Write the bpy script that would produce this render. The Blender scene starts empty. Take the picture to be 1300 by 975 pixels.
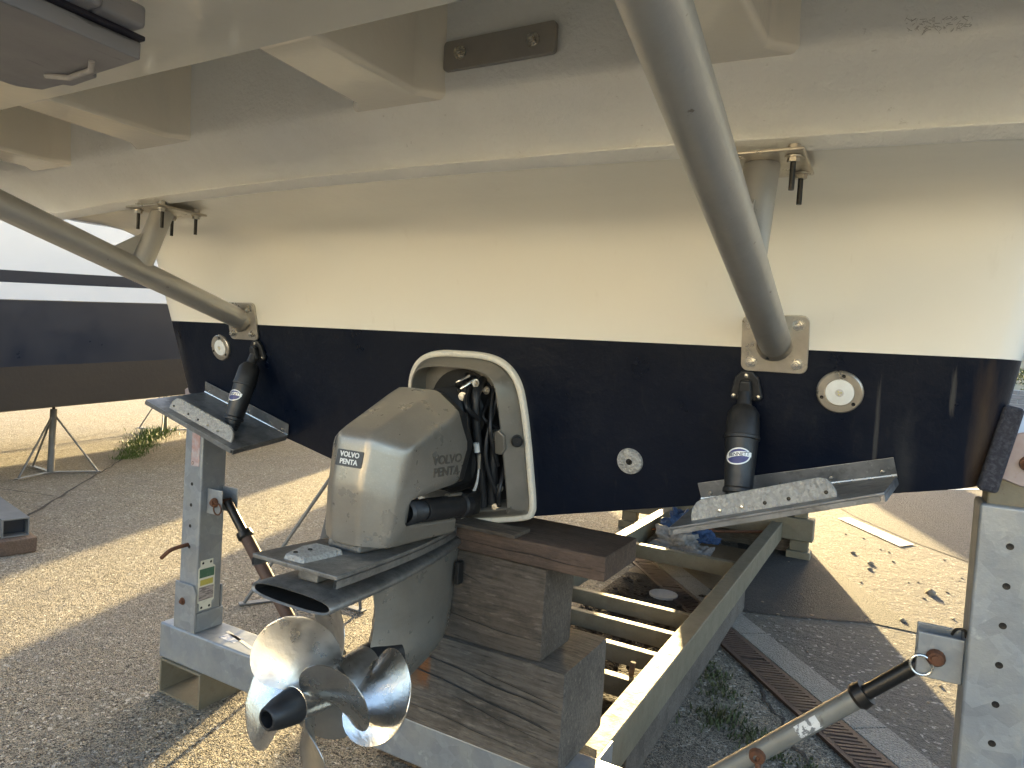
import bpy, bmesh, math, random
from mathutils import Vector, Matrix, noise
random.seed(7)
SC = bpy.context.scene
COL = SC.collection
PI = math.pi
rad = math.radians

# ------------------------------------------------------------------ camera
CAM = Vector((1.098, -1.664, 1.391))
YAW, PIT, ROL = 0.50723, -0.03899, 0.06277
fwd = Vector((-math.sin(YAW)*math.cos(PIT), math.cos(YAW)*math.cos(PIT), math.sin(PIT)))
rgt = Vector((math.cos(YAW), math.sin(YAW), 0))
upv = rgt.cross(fwd)
r2 = rgt*math.cos(ROL)+upv*math.sin(ROL)
u2 = -rgt*math.sin(ROL)+upv*math.cos(ROL)
cd = bpy.data.cameras.new('camera')
cam = bpy.data.objects.new('camera', cd)
COL.objects.link(cam)
m3 = Matrix((r2, u2, -fwd)).transposed()
cam.matrix_world = Matrix.Translation(CAM) @ m3.to_4x4()
cd.sensor_width = 36.0
cd.lens = 867.76/1300*36.0
cd.clip_start = 0.02
cd.clip_end = 3000
SC.camera = cam

# ------------------------------------------------------------------ light
SUN_AZ = rad(18.0)      # to the left of +Y
SUN_EL = rad(9.5)
sd = Vector((-math.sin(SUN_AZ)*math.cos(SUN_EL), math.cos(SUN_AZ)*math.cos(SUN_EL), math.sin(SUN_EL)))
w = bpy.data.worlds.new('World')
SC.world = w
w.use_nodes = True
nt = w.node_tree
bg = nt.nodes['Background']
sky = nt.nodes.new('ShaderNodeTexSky')
sky.sky_type = 'NISHITA'
sky.sun_disc = False
sky.sun_elevation = SUN_EL
sky.sun_rotation = -SUN_AZ
sky.air_density = 0.8
sky.dust_density = 3.0
sky.ozone_density = 0.7
nt.links.new(sky.outputs[0], bg.inputs[0])
bg.inputs[1].default_value = 0.15
ld = bpy.data.lights.new('sun', 'SUN')
ld.energy = 4.3
ld.angle = rad(0.5)
ld.color = (1.0, 0.76, 0.38)
sun = bpy.data.objects.new('sun', ld)
COL.objects.link(sun)
sun.location = (0, 0, 30)
sun.rotation_euler = sd.to_track_quat('Z', 'Y').to_euler()
vs = SC.view_settings
vs.view_transform = 'Standard'
vs.look = 'None'
vs.gamma = 1
vs.exposure = 2.78
SC.cycles.max_bounces = 10
SC.cycles.diffuse_bounces = 5
SC.cycles.sample_clamp_indirect = 6

# ------------------------------------------------------------------ materials
MATS = {}
def M(name, col, rough=0.5, metal=0.0, var=(), bump=(), rvar=None, coat=0.0, spec=None, aniso=None):
    """principled material; var = (kind, scale, lo, hi, colour, amount) layers in object space"""
    if name in MATS: return MATS[name]
    m = bpy.data.materials.new(name); m.use_nodes = True
    t = m.node_tree; N = t.nodes; L = t.links
    p = N['Principled BSDF']
    tc = N.new('ShaderNodeTexCoord')
    def tex(kind, scale, seed=0.0):
        mp = N.new('ShaderNodeMapping')
        s = tuple(scale)[:3] if isinstance(scale, (tuple, list)) else (scale,)*3
        mp.inputs['Scale'].default_value = s
        mp.inputs['Location'].default_value = (seed, seed*1.7, seed*.6)
        L.new(tc.outputs['Object'], mp.inputs['Vector'])
        if kind == 'noise' or kind == 'fine':
            n = N.new('ShaderNodeTexNoise'); n.inputs['Scale'].default_value = 1
            n.inputs['Detail'].default_value = 7 if kind == 'fine' else 4
            n.inputs['Roughness'].default_value = .65
            out = n.outputs['Fac']
        elif kind == 'cell':
            n = N.new('ShaderNodeTexVoronoi'); n.inputs['Scale'].default_value = 1
            sp = N.new('ShaderNodeSeparateColor'); L.new(n.outputs['Color'], sp.inputs[0]); out = sp.outputs[0]
        elif kind == 'dist':
            n = N.new('ShaderNodeTexVoronoi'); n.inputs['Scale'].default_value = 1; out = n.outputs['Distance']
        elif kind == 'edge':
            n = N.new('ShaderNodeTexVoronoi'); n.feature = 'DISTANCE_TO_EDGE'; n.inputs['Scale'].default_value = 1; out = n.outputs['Distance']
        elif kind == 'spot':
            c_ = scale
            mp.inputs['Scale'].default_value = tuple(1/x for x in c_[3:6]); mp.inputs['Location'].default_value = tuple(-c_[k]/c_[3+k] for k in range(3))
            nz = N.new('ShaderNodeTexNoise'); nz.inputs['Scale'].default_value = 1.6; nz.inputs['Detail'].default_value = 5
            L.new(mp.outputs[0], nz.inputs['Vector'])
            va = N.new('ShaderNodeVectorMath'); va.operation = 'MULTIPLY_ADD'; va.inputs[1].default_value = (1.3,)*3; L.new(nz.outputs['Color'], va.inputs[0]); L.new(mp.outputs[0], va.inputs[2])
            vb = N.new('ShaderNodeVectorMath'); vb.operation = 'SUBTRACT'; vb.inputs[1].default_value = (.65,)*3; L.new(va.outputs[0], vb.inputs[0])
            vl = N.new('ShaderNodeVectorMath'); vl.operation = 'LENGTH'; L.new(vb.outputs[0], vl.inputs[0])
            sb = N.new('ShaderNodeMath'); sb.operation = 'SUBTRACT'; sb.inputs[0].default_value = 1.0; L.new(vl.outputs['Value'], sb.inputs[1])
            return sb.outputs[0]
        elif kind == 'rings':
            n = N.new('ShaderNodeTexWave'); n.wave_type = 'RINGS'; n.rings_direction = 'X'; n.inputs['Scale'].default_value = 1; n.inputs['Distortion'].default_value = 2.2
            n.inputs['Detail'].default_value = 3; n.inputs['Detail Scale'].default_value = .8; out = n.outputs['Fac']
        elif kind == 'wave':
            n = N.new('ShaderNodeTexWave'); n.inputs['Scale'].default_value = 1; n.inputs['Distortion'].default_value = 3.5
            n.inputs['Detail'].default_value = 3; n.inputs['Detail Scale'].default_value = 1.2; out = n.outputs['Fac']
        L.new(mp.outputs[0], n.inputs['Vector'])
        return out
    cur = None
    sd_ = 0.3
    for (kind, scale, lo, hi, c2, amt) in var:
        sd_ += 1.37
        o = tex(kind, scale, sd_)
        mr = N.new('ShaderNodeMapRange'); mr.inputs['From Min'].default_value = lo; mr.inputs['From Max'].default_value = hi
        mr.inputs['To Max'].default_value = amt
        L.new(o, mr.inputs['Value'])
        mx = N.new('ShaderNodeMix'); mx.data_type = 'RGBA'
        L.new(mr.outputs[0], mx.inputs[0])
        if cur is None: mx.inputs[6].default_value = (*col, 1)
        else: L.new(cur, mx.inputs[6])
        mx.inputs[7].default_value = (*c2, 1)
        cur = mx.outputs[2]
    if cur is None: p.inputs['Base Color'].default_value = (*col, 1)
    else: L.new(cur, p.inputs['Base Color'])
    p.inputs['Metallic'].default_value = metal
    p.inputs['Roughness'].default_value = rough
    if rvar:
        o = tex('noise', rvar[0], 5.5)
        mr = N.new('ShaderNodeMapRange'); mr.inputs['From Min'].default_value = .3; mr.inputs['From Max'].default_value = .7
        mr.inputs['To Min'].default_value = max(0.02, rough-rvar[1]); mr.inputs['To Max'].default_value = min(1, rough+rvar[1])
        L.new(o, mr.inputs['Value']); L.new(mr.outputs[0], p.inputs['Roughness'])
    if coat: p.inputs['Coat Weight'].default_value = coat; p.inputs['Coat Roughness'].default_value = .06
    if spec is not None: p.inputs['Specular IOR Level'].default_value = spec
    prev = None
    for (kind, scale, dist) in bump:
        sd_ += .77
        o = tex(kind, scale, sd_)
        b = N.new('ShaderNodeBump'); b.inputs['Distance'].default_value = dist
        L.new(o, b.inputs['Height'])
        if prev is not None: L.new(prev, b.inputs['Normal'])
        prev = b.outputs[0]
    if prev is not None: L.new(prev, p.inputs['Normal'])
    MATS[name] = m
    return m

gel = M('white_gelcoat', (.86,.825,.73), .16, var=[('noise', 2.2, .35, .7, (.835,.79,.69), .6), ('fine', (14,14,3), .64, .8, (.6,.54,.42), .2), ('fine', (38,38,1.3), .66, .76, (.62,.55,.42), .22)], bump=[('noise', 5, .002)], rvar=(6,.05), coat=.4)
rough_gel = M('rough_fibreglass', (.83,.82,.78), .42, var=[('noise', 7, .35, .7, (.76,.745,.70), .7), ('fine', 55, .66, .72, (.35,.32,.27), .35)], bump=[('fine', 90, .0035), ('noise', 30, .002)], rvar=(20,.1))
gel_cream = M('cream_gelcoat', (.86,.79,.66), .20, var=[('noise', 6, .35, .7, (.82,.75,.62), .6)], bump=[('noise', 9, .002)], coat=.3)
navy = M('navy_antifouling', (.0016,.0042,.0125), .36, spec=.3, var=[('fine', (5,5,.8), .52, .75, (.005,.008,.015), .8), ('fine', (34,34,.9), .60, .74, (.014,.016,.020), .6), ('spot', (1.262,-4.45,.08,.030,.5,.21), .0, .8, (.075,.050,.030), .6), ('spot', (1.205,-4.45,.17,.007,.5,.06), .0, .6, (.10,.095,.085), .5), ('spot', (1.075,-4.45,.08,.006,.5,.13), .0, .6, (.075,.075,.072), .55), ('spot', (1.13,-4.45,.0,.03,.5,.16), .0, .8, (.028,.030,.034), .6), ('spot', (-1.24,-4.45,.14,.02,.5,.10), .0, .8, (.035,.04,.05), .6), ('fine', 60, .70, .74, (.05,.055,.06), .6), ('noise', (26,26,1.1), .66, .76, (.03,.03,.027), .5)], bump=[('fine', 40, .0012)], rvar=(9,.1))  # brown corner streak paints in the sunlit ground's reflection; thin pale streaks are scuffs
navy2 = M('navy_hull_paint', (.005,.0125,.028), .36, var=[('noise', (1,1,3), .4, .7, (.010,.015,.027), .8), ('fine', 30, .7, .75, (.05,.05,.05), .3)], rvar=(4,.1))
white2 = M('yacht_white', (.62,.635,.645), .2, var=[('noise', 1.5, .4, .7, (.57,.585,.595), .6)], coat=.3)
brown_af = M('brown_antifouling', (.024,.018,.012), .65, var=[('noise', (1.5,1.5,5), .35, .7, (.016,.012,.009), .8), ('fine', 20, .6, .75, (.036,.029,.021), .5)], bump=[('fine', 30, .002)])
tube_al = M('dull_aluminium_tube', (.56,.545,.515), .48, .8, var=[('noise', 9, .35, .7, (.48,.465,.435), .7), ('fine', 45, .66, .72, (.16,.11,.07), .6)], rvar=(18,.09), bump=[('fine', 60, .0006)])
steel = M('stainless_steel', (.62,.585,.52), .24, .95, var=[('fine', 30, .5, .75, (.40,.35,.29), .6)], rvar=(30,.1))
plate_st = M('weathered_stainless', (.55,.50,.42), .34, .85, var=[('noise', 18, .35, .7, (.40,.35,.28), .7), ('fine', 60, .62, .72, (.2,.12,.07), .5)], rvar=(22,.12), bump=[('fine', 80, .0005)])
wall_plate = M('dull_steel_plate', (.36,.335,.30), .5, .5, var=[('noise', 14, .3, .7, (.30,.28,.25), .8)], rvar=(20,.1))
black = M('black_rubber', (.012,.012,.013), .45, var=[('noise', 20, .4, .7, (.022,.022,.023), .8), ('fine', 70, .68, .76, (.1,.1,.1), .4)], rvar=(25,.12), bump=[('fine', 90, .0006)])
blackdark = M('black_recess', (.006,.006,.006), .6, var=[('noise', 30, .4, .7, (.012,.011,.010), .8)])
cowl_m = M('silver_grey_paint', (.30,.275,.235), .33, .55, var=[('noise', 8, .35, .7, (.25,.23,.195), .8), ('noise', 4, .45, .7, (.36,.335,.29), .5), ('fine', 240, .56, .68, (.46,.43,.38), .35), ('noise', (3,3,14), .55, .75, (.20,.18,.15), .4)], rvar=(14,.1), bump=[('fine', 110, .0004)])
shield_m = M('silver_shield_paint', (.27,.25,.215), .36, .5, var=[('noise', 9, .35, .7, (.21,.195,.165), .8), ('fine', 50, .6, .72, (.36,.34,.30), .4)], rvar=(14,.1))
plate_m = M('worn_drive_alloy', (.17,.165,.155), .42, .6, var=[('fine', 22, .4, .68, (.33,.32,.30), .75), ('fine', 90, .55, .7, (.09,.085,.08), .6)], bump=[('fine', 120, .0012)], rvar=(25,.14))
zinc = M('pitted_zinc', (.45,.44,.41), .75, .25, var=[('cell', 130, .2, .8, (.33,.32,.30), .7), ('fine', 60, .6, .7, (.22,.20,.17), .5)], bump=[('dist', 130, .004), ('fine', 200, .003)])
prop_m = M('polished_propeller_steel', (.64,.63,.61), .25, 1.0, var=[('noise', 12, .4, .7, (.47,.45,.42), .6), ('fine', 40, .60, .75, (.30,.24,.18), .55)], rvar=(16,.07), bump=[('noise', 24, .0012)])
prop_dirty = M('tarnished_propeller_steel', (.48,.465,.435), .33, .95, var=[('fine', 18, .42, .7, (.52,.50,.46), .7), ('noise', 9, .5, .7, (.19,.165,.13), .7)], rvar=(20,.12), bump=[('noise', 24, .0012)])
galv = M('galvanised_steel', (.24,.26,.28), .44, .45, var=[('cell', 26, .1, .9, (.33,.355,.38), .8), ('cell', 55, .3, .9, (.24,.26,.28), .5), ('noise', 7, .42, .66, (.34,.345,.33), .7), ('fine', (30,30,6), .66, .78, (.17,.14,.105), .5), ('fine', 18, .62, .70, (.5,.52,.53), .5)], rvar=(30,.1), bump=[('fine', 60, .0008)])
galv_dirty = M('dirty_galvanised_steel', (.165,.145,.098), .65, .2, var=[('noise', 7, .35, .7, (.225,.20,.145), .75), ('fine', 32, .52, .68, (.17,.135,.09), .7), ('fine', 90, .6, .7, (.09,.075,.055), .6)], rvar=(20,.1), bump=[('fine', 60, .0015)])
galv_tab = M('galvanised_tab_plate', (.25,.255,.26), .42, .6, var=[('noise', 10, .35, .65, (.13,.135,.14), .85), ('fine', 16, .52, .68, (.075,.072,.07), .75), ('fine', 60, .6, .72, (.45,.45,.45), .45)], rvar=(25,.12), bump=[('fine', 70, .0008)])
rust = M('rusty_iron', (.15,.062,.030), .8, .2, var=[('fine', 40, .4, .7, (.07,.035,.022), .8), ('fine', 90, .6, .7, (.27,.12,.05), .7)], bump=[('fine', 120, .002)])
brown_tube = M('brown_painted_tube', (.085,.048,.033), .7, 0, var=[('noise', 30, .35, .7, (.075,.045,.032), .8), ('fine', 60, .6, .72, (.2,.11,.06), .6)], rvar=(20,.1))
dark_iron = M('dark_greased_steel', (.03,.028,.026), .4, .6, var=[('fine', 50, .55, .7, (.09,.07,.055), .6)])
lens_m = M('frosted_lens', (.80,.80,.76), .18, var=[('noise', 40, .35, .7, (.66,.66,.62), .7)], coat=.4)
yellow_led = M('yellow_led_chip', (.62,.55,.25), .3)
sealant = M('white_sealant', (.72,.68,.58), .45, var=[('fine', 40, .55, .75, (.45,.42,.35), .6)], bump=[('noise', 40, .003)])
def wood(name, c1, c2, c3, ax, extra=()):
    def sc(a, b): q = [a]*3; q[ax] = b; return tuple(q)
    dk = tuple(x*.35 for x in c3)
    return M(name, c1, .85, var=[('noise', sc(7, 3), .35, .68, c2, .85), ('fine', 9, .48, .68, c3, .7), ('rings', sc(22, 1.2), .62, .95, c3, .22), ('fine', sc(120, 9), .45, .66, c3, .6), ('fine', sc(60, 14), .56, .68, tuple(min(1, x*1.5) for x in c2), .55), ('fine', sc(210, 16), .58, .70, dk, .75), ('fine', sc(16, 5), .64, .72, dk, .6)]+list(extra),
             bump=[('fine', sc(120, 9), .0035), ('fine', sc(260, 20), .0022), ('fine', 26, .004)])
wood_grey = wood('weathered_grey_timber', (.118,.100,.081), (.168,.143,.117), (.042,.034,.026), 0, [('spot', (-.1225,-.156,.044,.034,.12,.085), .0, .55, (.20,.075,.022), .9), ('spot', (-.16,-.156,.0,.05,.12,.05), .1, .7, (.17,.085,.035), .6)])
wood_brown = wood('weathered_brown_timber', (.094,.075,.057), (.138,.112,.088), (.034,.026,.019), 0)
wood_plank = wood('reddish_plank_timber', (.125,.080,.056), (.10,.074,.058), (.050,.033,.024), 0)
rust_stain = M('rust_stained_timber', (.22,.085,.028), .85, var=[('fine', (60,60,8), .4, .65, (.12,.05,.022), .8)], bump=[('fine', (90,90,8), .006)])
conc = M('exposed_aggregate_concrete', (.33,.30,.225), .85,
         var=[('cell', 125, .15, .85, (.48,.41,.295), .8), ('cell', 190, .50, .85, (.10,.083,.066), .9), ('noise', 1.1, .35, .7, (.26,.238,.20), .5), ('noise', 5, .45, .75, (.37,.34,.28), .5), ('cell', 85, .92, .94, (.66,.61,.52), .8), ('cell', 95, .90, .93, (.055,.045,.036), .85), ('fine', 3, .52, .64, (.25,.225,.19), .5), ('noise', .45, .5, .72, (.27,.245,.21), .5)],
         bump=[('dist', 125, -.016), ('dist', 210, -.008), ('noise', 14, .014)])
kerb_m = M('kerb_concrete', (.27,.25,.215), .85, var=[('cell', 120, .2, .85, (.36,.34,.30), .6), ('cell', 190, .6, .95, (.15,.135,.115), .7), ('noise', 3, .35, .7, (.21,.195,.165), .6)], bump=[('dist', 120, -.008), ('fine', 60, .006)])
tarmac = M('sandy_tarmac', (.115,.105,.092), .9, var=[('noise', .9, .42, .64, (.14,.125,.098), .9), ('noise', 3.3, .5, .62, (.17,.15,.115), .6), ('cell', 130, .45, .95, (.11,.10,.088), .75), ('noise', 2.6, .52, .68, (.13,.115,.10), .8), ('fine', 7, .6, .7, (.09,.08,.07), .6), ('cell', 75, .94, .97, (.5,.47,.42), .6)], bump=[('dist', 130, -.008), ('fine', 26, .022), ('noise', 7, .03)])
bitumen = M('fresh_bitumen', (.022,.0215,.021), .85, var=[('cell', 120, .3, .95, (.05,.047,.044), .8), ('noise', 4, .5, .7, (.06,.053,.044), .6)], bump=[('dist', 120, -.010), ('fine', 40, .008)])
grey_asphalt = M('grey_asphalt', (.055,.053,.052), .9, var=[('cell', 90, .2, .95, (.10,.096,.092), .8), ('cell', 60, .8, .95, (.04,.038,.036), .8), ('noise', 1.3, .4, .7, (.07,.065,.058), .7)], bump=[('dist', 90, -.014)])
joint_m = M('dark_joint_filler', (.02,.018,.016), .9, var=[('fine', 60, .5, .7, (.05,.045,.04), .7)])
line_m = M('worn_white_line_paint', (.72,.69,.60), .7, var=[('fine', 12, .50, .62, (.22,.2,.16), .85)])
iron_grate = M('rusted_cast_iron', (.095,.060,.045), .75, .3, var=[('fine', 60, .4, .7, (.055,.038,.032), .8), ('fine', 25, .6, .72, (.15,.085,.05), .6)], bump=[('fine', 140, .003)])
soil = M('dark_damp_soil', (.045,.034,.024), .95, var=[('cell', 60, .3, .95, (.085,.062,.042), .8), ('fine', 12, .5, .7, (.12,.09,.06), .6)], bump=[('fine', 30, .03), ('dist', 60, -.012)])
grass_m = M('grass_blade', (.060,.125,.018), .6, var=[('noise', 9, .35, .7, (.11,.16,.03), .8)])
dry_grass = M('dull_moss_blade', (.050,.070,.018), .7, var=[('noise', 9, .35, .7, (.10,.09,.035), .8)])
leaf_m = M('hedge_leaf', (.035,.06,.022), .6, var=[('noise', 4, .35, .7, (.06,.085,.03), .8)])
brick_m = M('grey_brown_brick', (.27,.24,.225), .85, var=[('noise', 9, .35, .7, (.20,.18,.17), .8)], bump=[('fine', 50, .003)])
mortar = M('pale_mortar', (.55,.53,.50), .9, var=[('fine', 30, .4, .7, (.45,.43,.40), .7)])
clad = M('cream_cladding', (.40,.34,.245), .6, var=[('noise', (2,2,.5), .4, .7, (.35,.30,.215), .7)])
render_m = M('pale_grey_render', (.55,.57,.60), .7, var=[('noise', 3, .35, .7, (.48,.50,.53), .7)])
carpet = M('charcoal_bunk_carpet', (.035,.036,.048), .95, var=[('fine', 120, .45, .65, (.085,.085,.10), .8)], bump=[('fine', 220, .006)])
pinkish = M('faded_primer_steel', (.30,.235,.225), .6, .3, var=[('noise', 18, .35, .7, (.37,.33,.32), .8), ('fine', 40, .6, .7, (.2,.12,.09), .5)])
ladder_m = M('grey_ladder_plastic', (.25,.245,.26), .42, .1, var=[('noise', (6,2,6), .35, .7, (.32,.31,.325), .7), ('fine', (40,6,40), .62, .7, (.05,.05,.055), .7)], rvar=(14,.1))
ladder_dark = M('dark_seam_rubber', (.02,.018,.03), .5, var=[('fine', 30, .5, .7, (.035,.03,.045), .7)])
blue_cloth = M('blue_cloth', (.022,.055,.15), .6, var=[('noise', 20, .4, .7, (.05,.12,.26), .7)], bump=[('fine', 40, .02)])
grey_cloth = M('pale_rag', (.38,.35,.32), .85, var=[('noise', 14, .4, .7, (.22,.20,.18), .8)], bump=[('fine', 40, .02)])
sign_white = M('label_white', (.72,.70,.58), .5, var=[('fine', 60, .5, .7, (.55,.52,.42), .6)])
sign_green = M('label_green', (.055,.14,.085), .5, var=[('fine', 90, .5, .7, (.13,.22,.15), .6)])
sign_yellow = M('label_yellow', (.50,.43,.09), .5, var=[('fine', 90, .5, .7, (.35,.30,.1), .6)])
sign_print = M('label_small_print', (.42,.36,.33), .5, var=[('fine', (160,30,160), .48, .58, (.12,.1,.1), .8)])
badge_dark = M('badge_slate', (.035,.038,.042), .4, var=[('fine', 60, .5, .7, (.055,.058,.06), .6)])
badge_ink = M('badge_silver_lettering', (.70,.70,.68), .35, .2, var=[('fine', 90, .5, .75, (.5,.5,.48), .5)])
relief_ink = M('embossed_lettering', (.13,.118,.10), .42, .5, var=[('fine', 90, .5, .75, (.2,.18,.15), .6)])
badge_blue = M('badge_blue', (.045,.045,.16), .4, var=[('fine', 60, .5, .7, (.07,.07,.2), .6)])
red_paint = M('faded_red_paint', (.36,.19,.16), .7, var=[('noise', 30, .35, .65, (.42,.40,.40), .85)])
blue_white = M('flaked_blue_sticker', (.70,.70,.72), .5, var=[('noise', 22, .45, .55, (.10,.16,.30), .9)])
smudge = M('pencil_smudge', (.36,.34,.31), .7, var=[('noise', 60, .4, .6, (.4,.38,.34), .7)])
card = M('brown_ply_floor', (.20,.145,.085), .8, var=[('noise', (6,2,6), .35, .7, (.14,.095,.055), .8), ('fine', 40, .55, .7, (.09,.065,.04), .7)], bump=[('fine', 40, .008)])
pale_lid = M('pale_plastic', (.55,.52,.49), .6, var=[('noise', 30, .4, .7, (.42,.39,.36), .7)])
window_m = M('dark_cabin_glass', (.02,.025,.03), .08, coat=.5)
white_hose = M('white_hose_plastic', (.62,.62,.60), .4)
stone_m = [M('pebble_tone_%s' % n, c, .85, var=[('noise', 60, .35, .7, tuple(x*.7 for x in c), .7)]) for n, c in (('grey', (.26,.24,.215)), ('brown', (.23,.18,.125)), ('pale', (.46,.43,.37)))]

galv_d = M('dull_dark_galvanised', (.15,.16,.17), .5, .4, var=[('noise', 9, .35, .7, (.22,.23,.235), .7), ('fine', 40, .6, .7, (.08,.07,.055), .6)])

# ------------------------------------------------------------------ mesh helpers
ORG = {}          # object -> world origin used for child placement
class MB:
    def __init__(s): s.v = []; s.f = []
    def add(s, vs, fs):
        o = len(s.v); s.v += [Vector(x) for x in vs]; s.f += [tuple(i+o for i in f) for f in fs]; return s
    def box(s, x0, x1, y0, y1, z0, z1, mat=None):
        vs = [(x, y, z) for z in (z0, z1) for y in (y0, y1) for x in (x0, x1)]
        if mat is not None: vs = [mat @ Vector(q) for q in vs]
        return s.add(vs, [(0,2,3,1), (4,5,7,6), (0,1,5,4), (2,6,7,3), (0,4,6,2), (1,3,7,5)])
    def tube(s, pts, r, n=14, cap=True):
        pts = [Vector(p) for p in pts]
        rs = r if isinstance(r, (list, tuple)) else [r]*len(pts)
        a = (pts[1]-pts[0]).normalized()
        ref = Vector((0, 0, 1)) if abs(a.z) < .9 else Vector((1, 0, 0))
        side = a.cross(ref).normalized()
        rings = []
        for i, p in enumerate(pts):
            if i == 0: d = pts[1]-p
            elif i == len(pts)-1: d = p-pts[i-1]
            else: d = pts[i+1]-pts[i-1]
            d.normalize()
            side = (side-d*side.dot(d)).normalized()
            up = d.cross(side)
            rings.append([p+(side*math.cos(2*PI*k/n)+up*math.sin(2*PI*k/n))*rs[i] for k in range(n)])
        o = len(s.v)
        for rr in rings: s.v += rr
        for i in range(len(pts)-1):
            for k in range(n):
                k2 = (k+1) % n
                s.f.append((o+i*n+k, o+i*n+k2, o+(i+1)*n+k2, o+(i+1)*n+k))
        if cap:
            s.f.append(tuple(o+k for k in range(n))[::-1]); s.f.append(tuple(o+(len(pts)-1)*n+k for k in range(n)))
        return s
    def prism(s, poly, ex):
        """polygon (list of Vectors) extruded by vector ex"""
        ex = Vector(ex); n = len(poly)
        vs = [Vector(p) for p in poly]+[Vector(p)+ex for p in poly]
        fs = [tuple(range(n))[::-1], tuple(range(n, 2*n))]+[(i, (i+1) % n, n+(i+1) % n, n+i) for i in range(n)]
        return s.add(vs, fs)
    def grid(s, rows, closed=False):
        o = len(s.v); n = len(rows[0])
        for r in rows: s.v += [Vector(p) for p in r]
        for i in range(len(rows)-1):
            for k in range(n if closed else n-1):
                k2 = (k+1) % n
                s.f.append((o+i*n+k, o+i*n+k2, o+(i+1)*n+k2, o+(i+1)*n+k))
        return s
    def lathe(s, c, ax, prof, n=28):
        """profile [(axial, radius)] about axis ax through c"""
        c = Vector(c); ax = Vector(ax).normalized()
        ref = Vector((0, 0, 1)) if abs(ax.z) < .9 else Vector((1, 0, 0))
        a = ax.cross(ref).normalized(); b = ax.cross(a)
        rows = [[c+ax*t+(a*math.cos(2*PI*k/n)+b*math.sin(2*PI*k/n))*max(r, 1e-4) for k in range(n)] for t, r in prof]
        return s.grid(rows, True)
    def build(s, name, mat, parent=None, smooth=True, bevel=0.0, seg=2, angle=35, **props):
        lo = Vector((min(v.x for v in s.v), min(v.y for v in s.v), min(v.z for v in s.v)))
        hi = Vector((max(v.x for v in s.v), max(v.y for v in s.v), max(v.z for v in s.v)))
        c = (lo+hi)/2
        if parent is None: c.z = lo.z
        me = bpy.data.meshes.new(name)
        me.from_pydata([tuple(v-c) for v in s.v], [], s.f)
        bm = bmesh.new(); bm.from_mesh(me)
        bmesh.ops.recalc_face_normals(bm, faces=bm.faces)
        bm.to_mesh(me); bm.free()
        for m_ in (mat if isinstance(mat, (list, tuple)) else [mat]): me.materials.append(m_)
        if smooth:
            me.polygons.foreach_set('use_smooth', [True]*len(me.polygons))
            me.set_sharp_from_angle(angle=rad(angle))
        o = bpy.data.objects.new(name, me); COL.objects.link(o)
        place(o, c, parent)
        if bevel:
            b = o.modifiers.new('bevel', 'BEVEL'); b.width = bevel; b.segments = seg; b.limit_method = 'ANGLE'; b.angle_limit = rad(28); b.harden_normals = smooth
        for k, v in props.items(): o[k] = v
        return o
def place(o, c, parent=None):
    ORG[o.name] = Vector(c)
    if parent is not None:
        o.parent = parent; o.location = Vector(c)-ORG[parent.name]
    else: o.location = c
def tag(o, label=None, cat=None, group=None, kind=None):
    if label: o['label'] = label
    if cat: o['category'] = cat
    if group: o['group'] = group
    if kind: o['kind'] = kind
    return o
def empty(name, loc, label, cat, group=None):
    o = bpy.data.objects.new(name, None); o.empty_display_size = .2; COL.objects.link(o)
    place(o, Vector(loc)); return tag(o, label, cat, group)
def text(name, s, size, origin, xdir, ydir, mat, parent, depth=.0008, shear=0.0, align='CENTER', sx=1.0, bold=0.0):
    cu = bpy.data.curves.new('t', 'FONT'); cu.body = s; cu.size = size; cu.align_x = align; cu.align_y = 'CENTER'
    cu.extrude = depth/2; cu.shear = shear; cu.resolution_u = 3; cu.offset = bold; cu.space_line = .82
    to = bpy.data.objects.new('t', cu)
    me = bpy.data.meshes.new_from_object(to)
    bpy.data.objects.remove(to)
    X = Vector(xdir).normalized(); Y = Vector(ydir); Y = (Y-X*Y.dot(X)).normalized(); Z = X.cross(Y)
    R = Matrix((X, Y, Z)).transposed()
    mb = MB(); mb.v = [Vector(origin)+R @ Vector((v.co.x*sx, v.co.y, v.co.z)) for v in me.vertices]
    mb.f = [tuple(p.vertices) for p in me.polygons]
    return mb.build(name, mat, parent, smooth=False)
def frame(c, n, up=(0, 0, 1)):
    """4x4 matrix: local z = n, local y close to up"""
    n = Vector(n).normalized(); x = Vector(up).cross(n).normalized(); y = n.cross(x)
    mt = Matrix((x, y, n)).transposed().to_4x4(); mt.translation = Vector(c); return mt
def copy_tree(o, parent=None):
    c = o.copy(); COL.objects.link(c)
    if parent is not None: c.parent = parent
    for ch in list(o.children): copy_tree(ch, c)
    return c
def rrect(w_, h_, r, n=5):
    pts = []
    for cx, cy, a0 in ((w_/2-r, h_/2-r, 0), (-w_/2+r, h_/2-r, 90), (-w_/2+r, -h_/2+r, 180), (w_/2-r, -h_/2+r, 270)):
        for k in range(n+1):
            a = rad(a0+90*k/n); pts.append((cx+r*math.cos(a), cy+r*math.sin(a)))
    return pts
def sprism(mt, pts2, z0, z1):
    return [mt @ Vector((x, y, z0)) for x, y in pts2], (mt.to_3x3() @ Vector((0, 0, z1-z0)))
def catmull(pts, n=6):
    pts = [Vector(p) for p in pts]; out = []
    P = [pts[0]]+pts+[pts[-1]]
    for i in range(1, len(P)-2):
        for k in range(n):
            t = k/n; a, b, c, d = P[i-1], P[i], P[i+1], P[i+2]
            out.append(.5*((2*b)+(c-a)*t+(2*a-5*b+4*c-d)*t*t+(-a+3*b-3*c+d)*t**3))
    out.append(pts[-1]); return out

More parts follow.
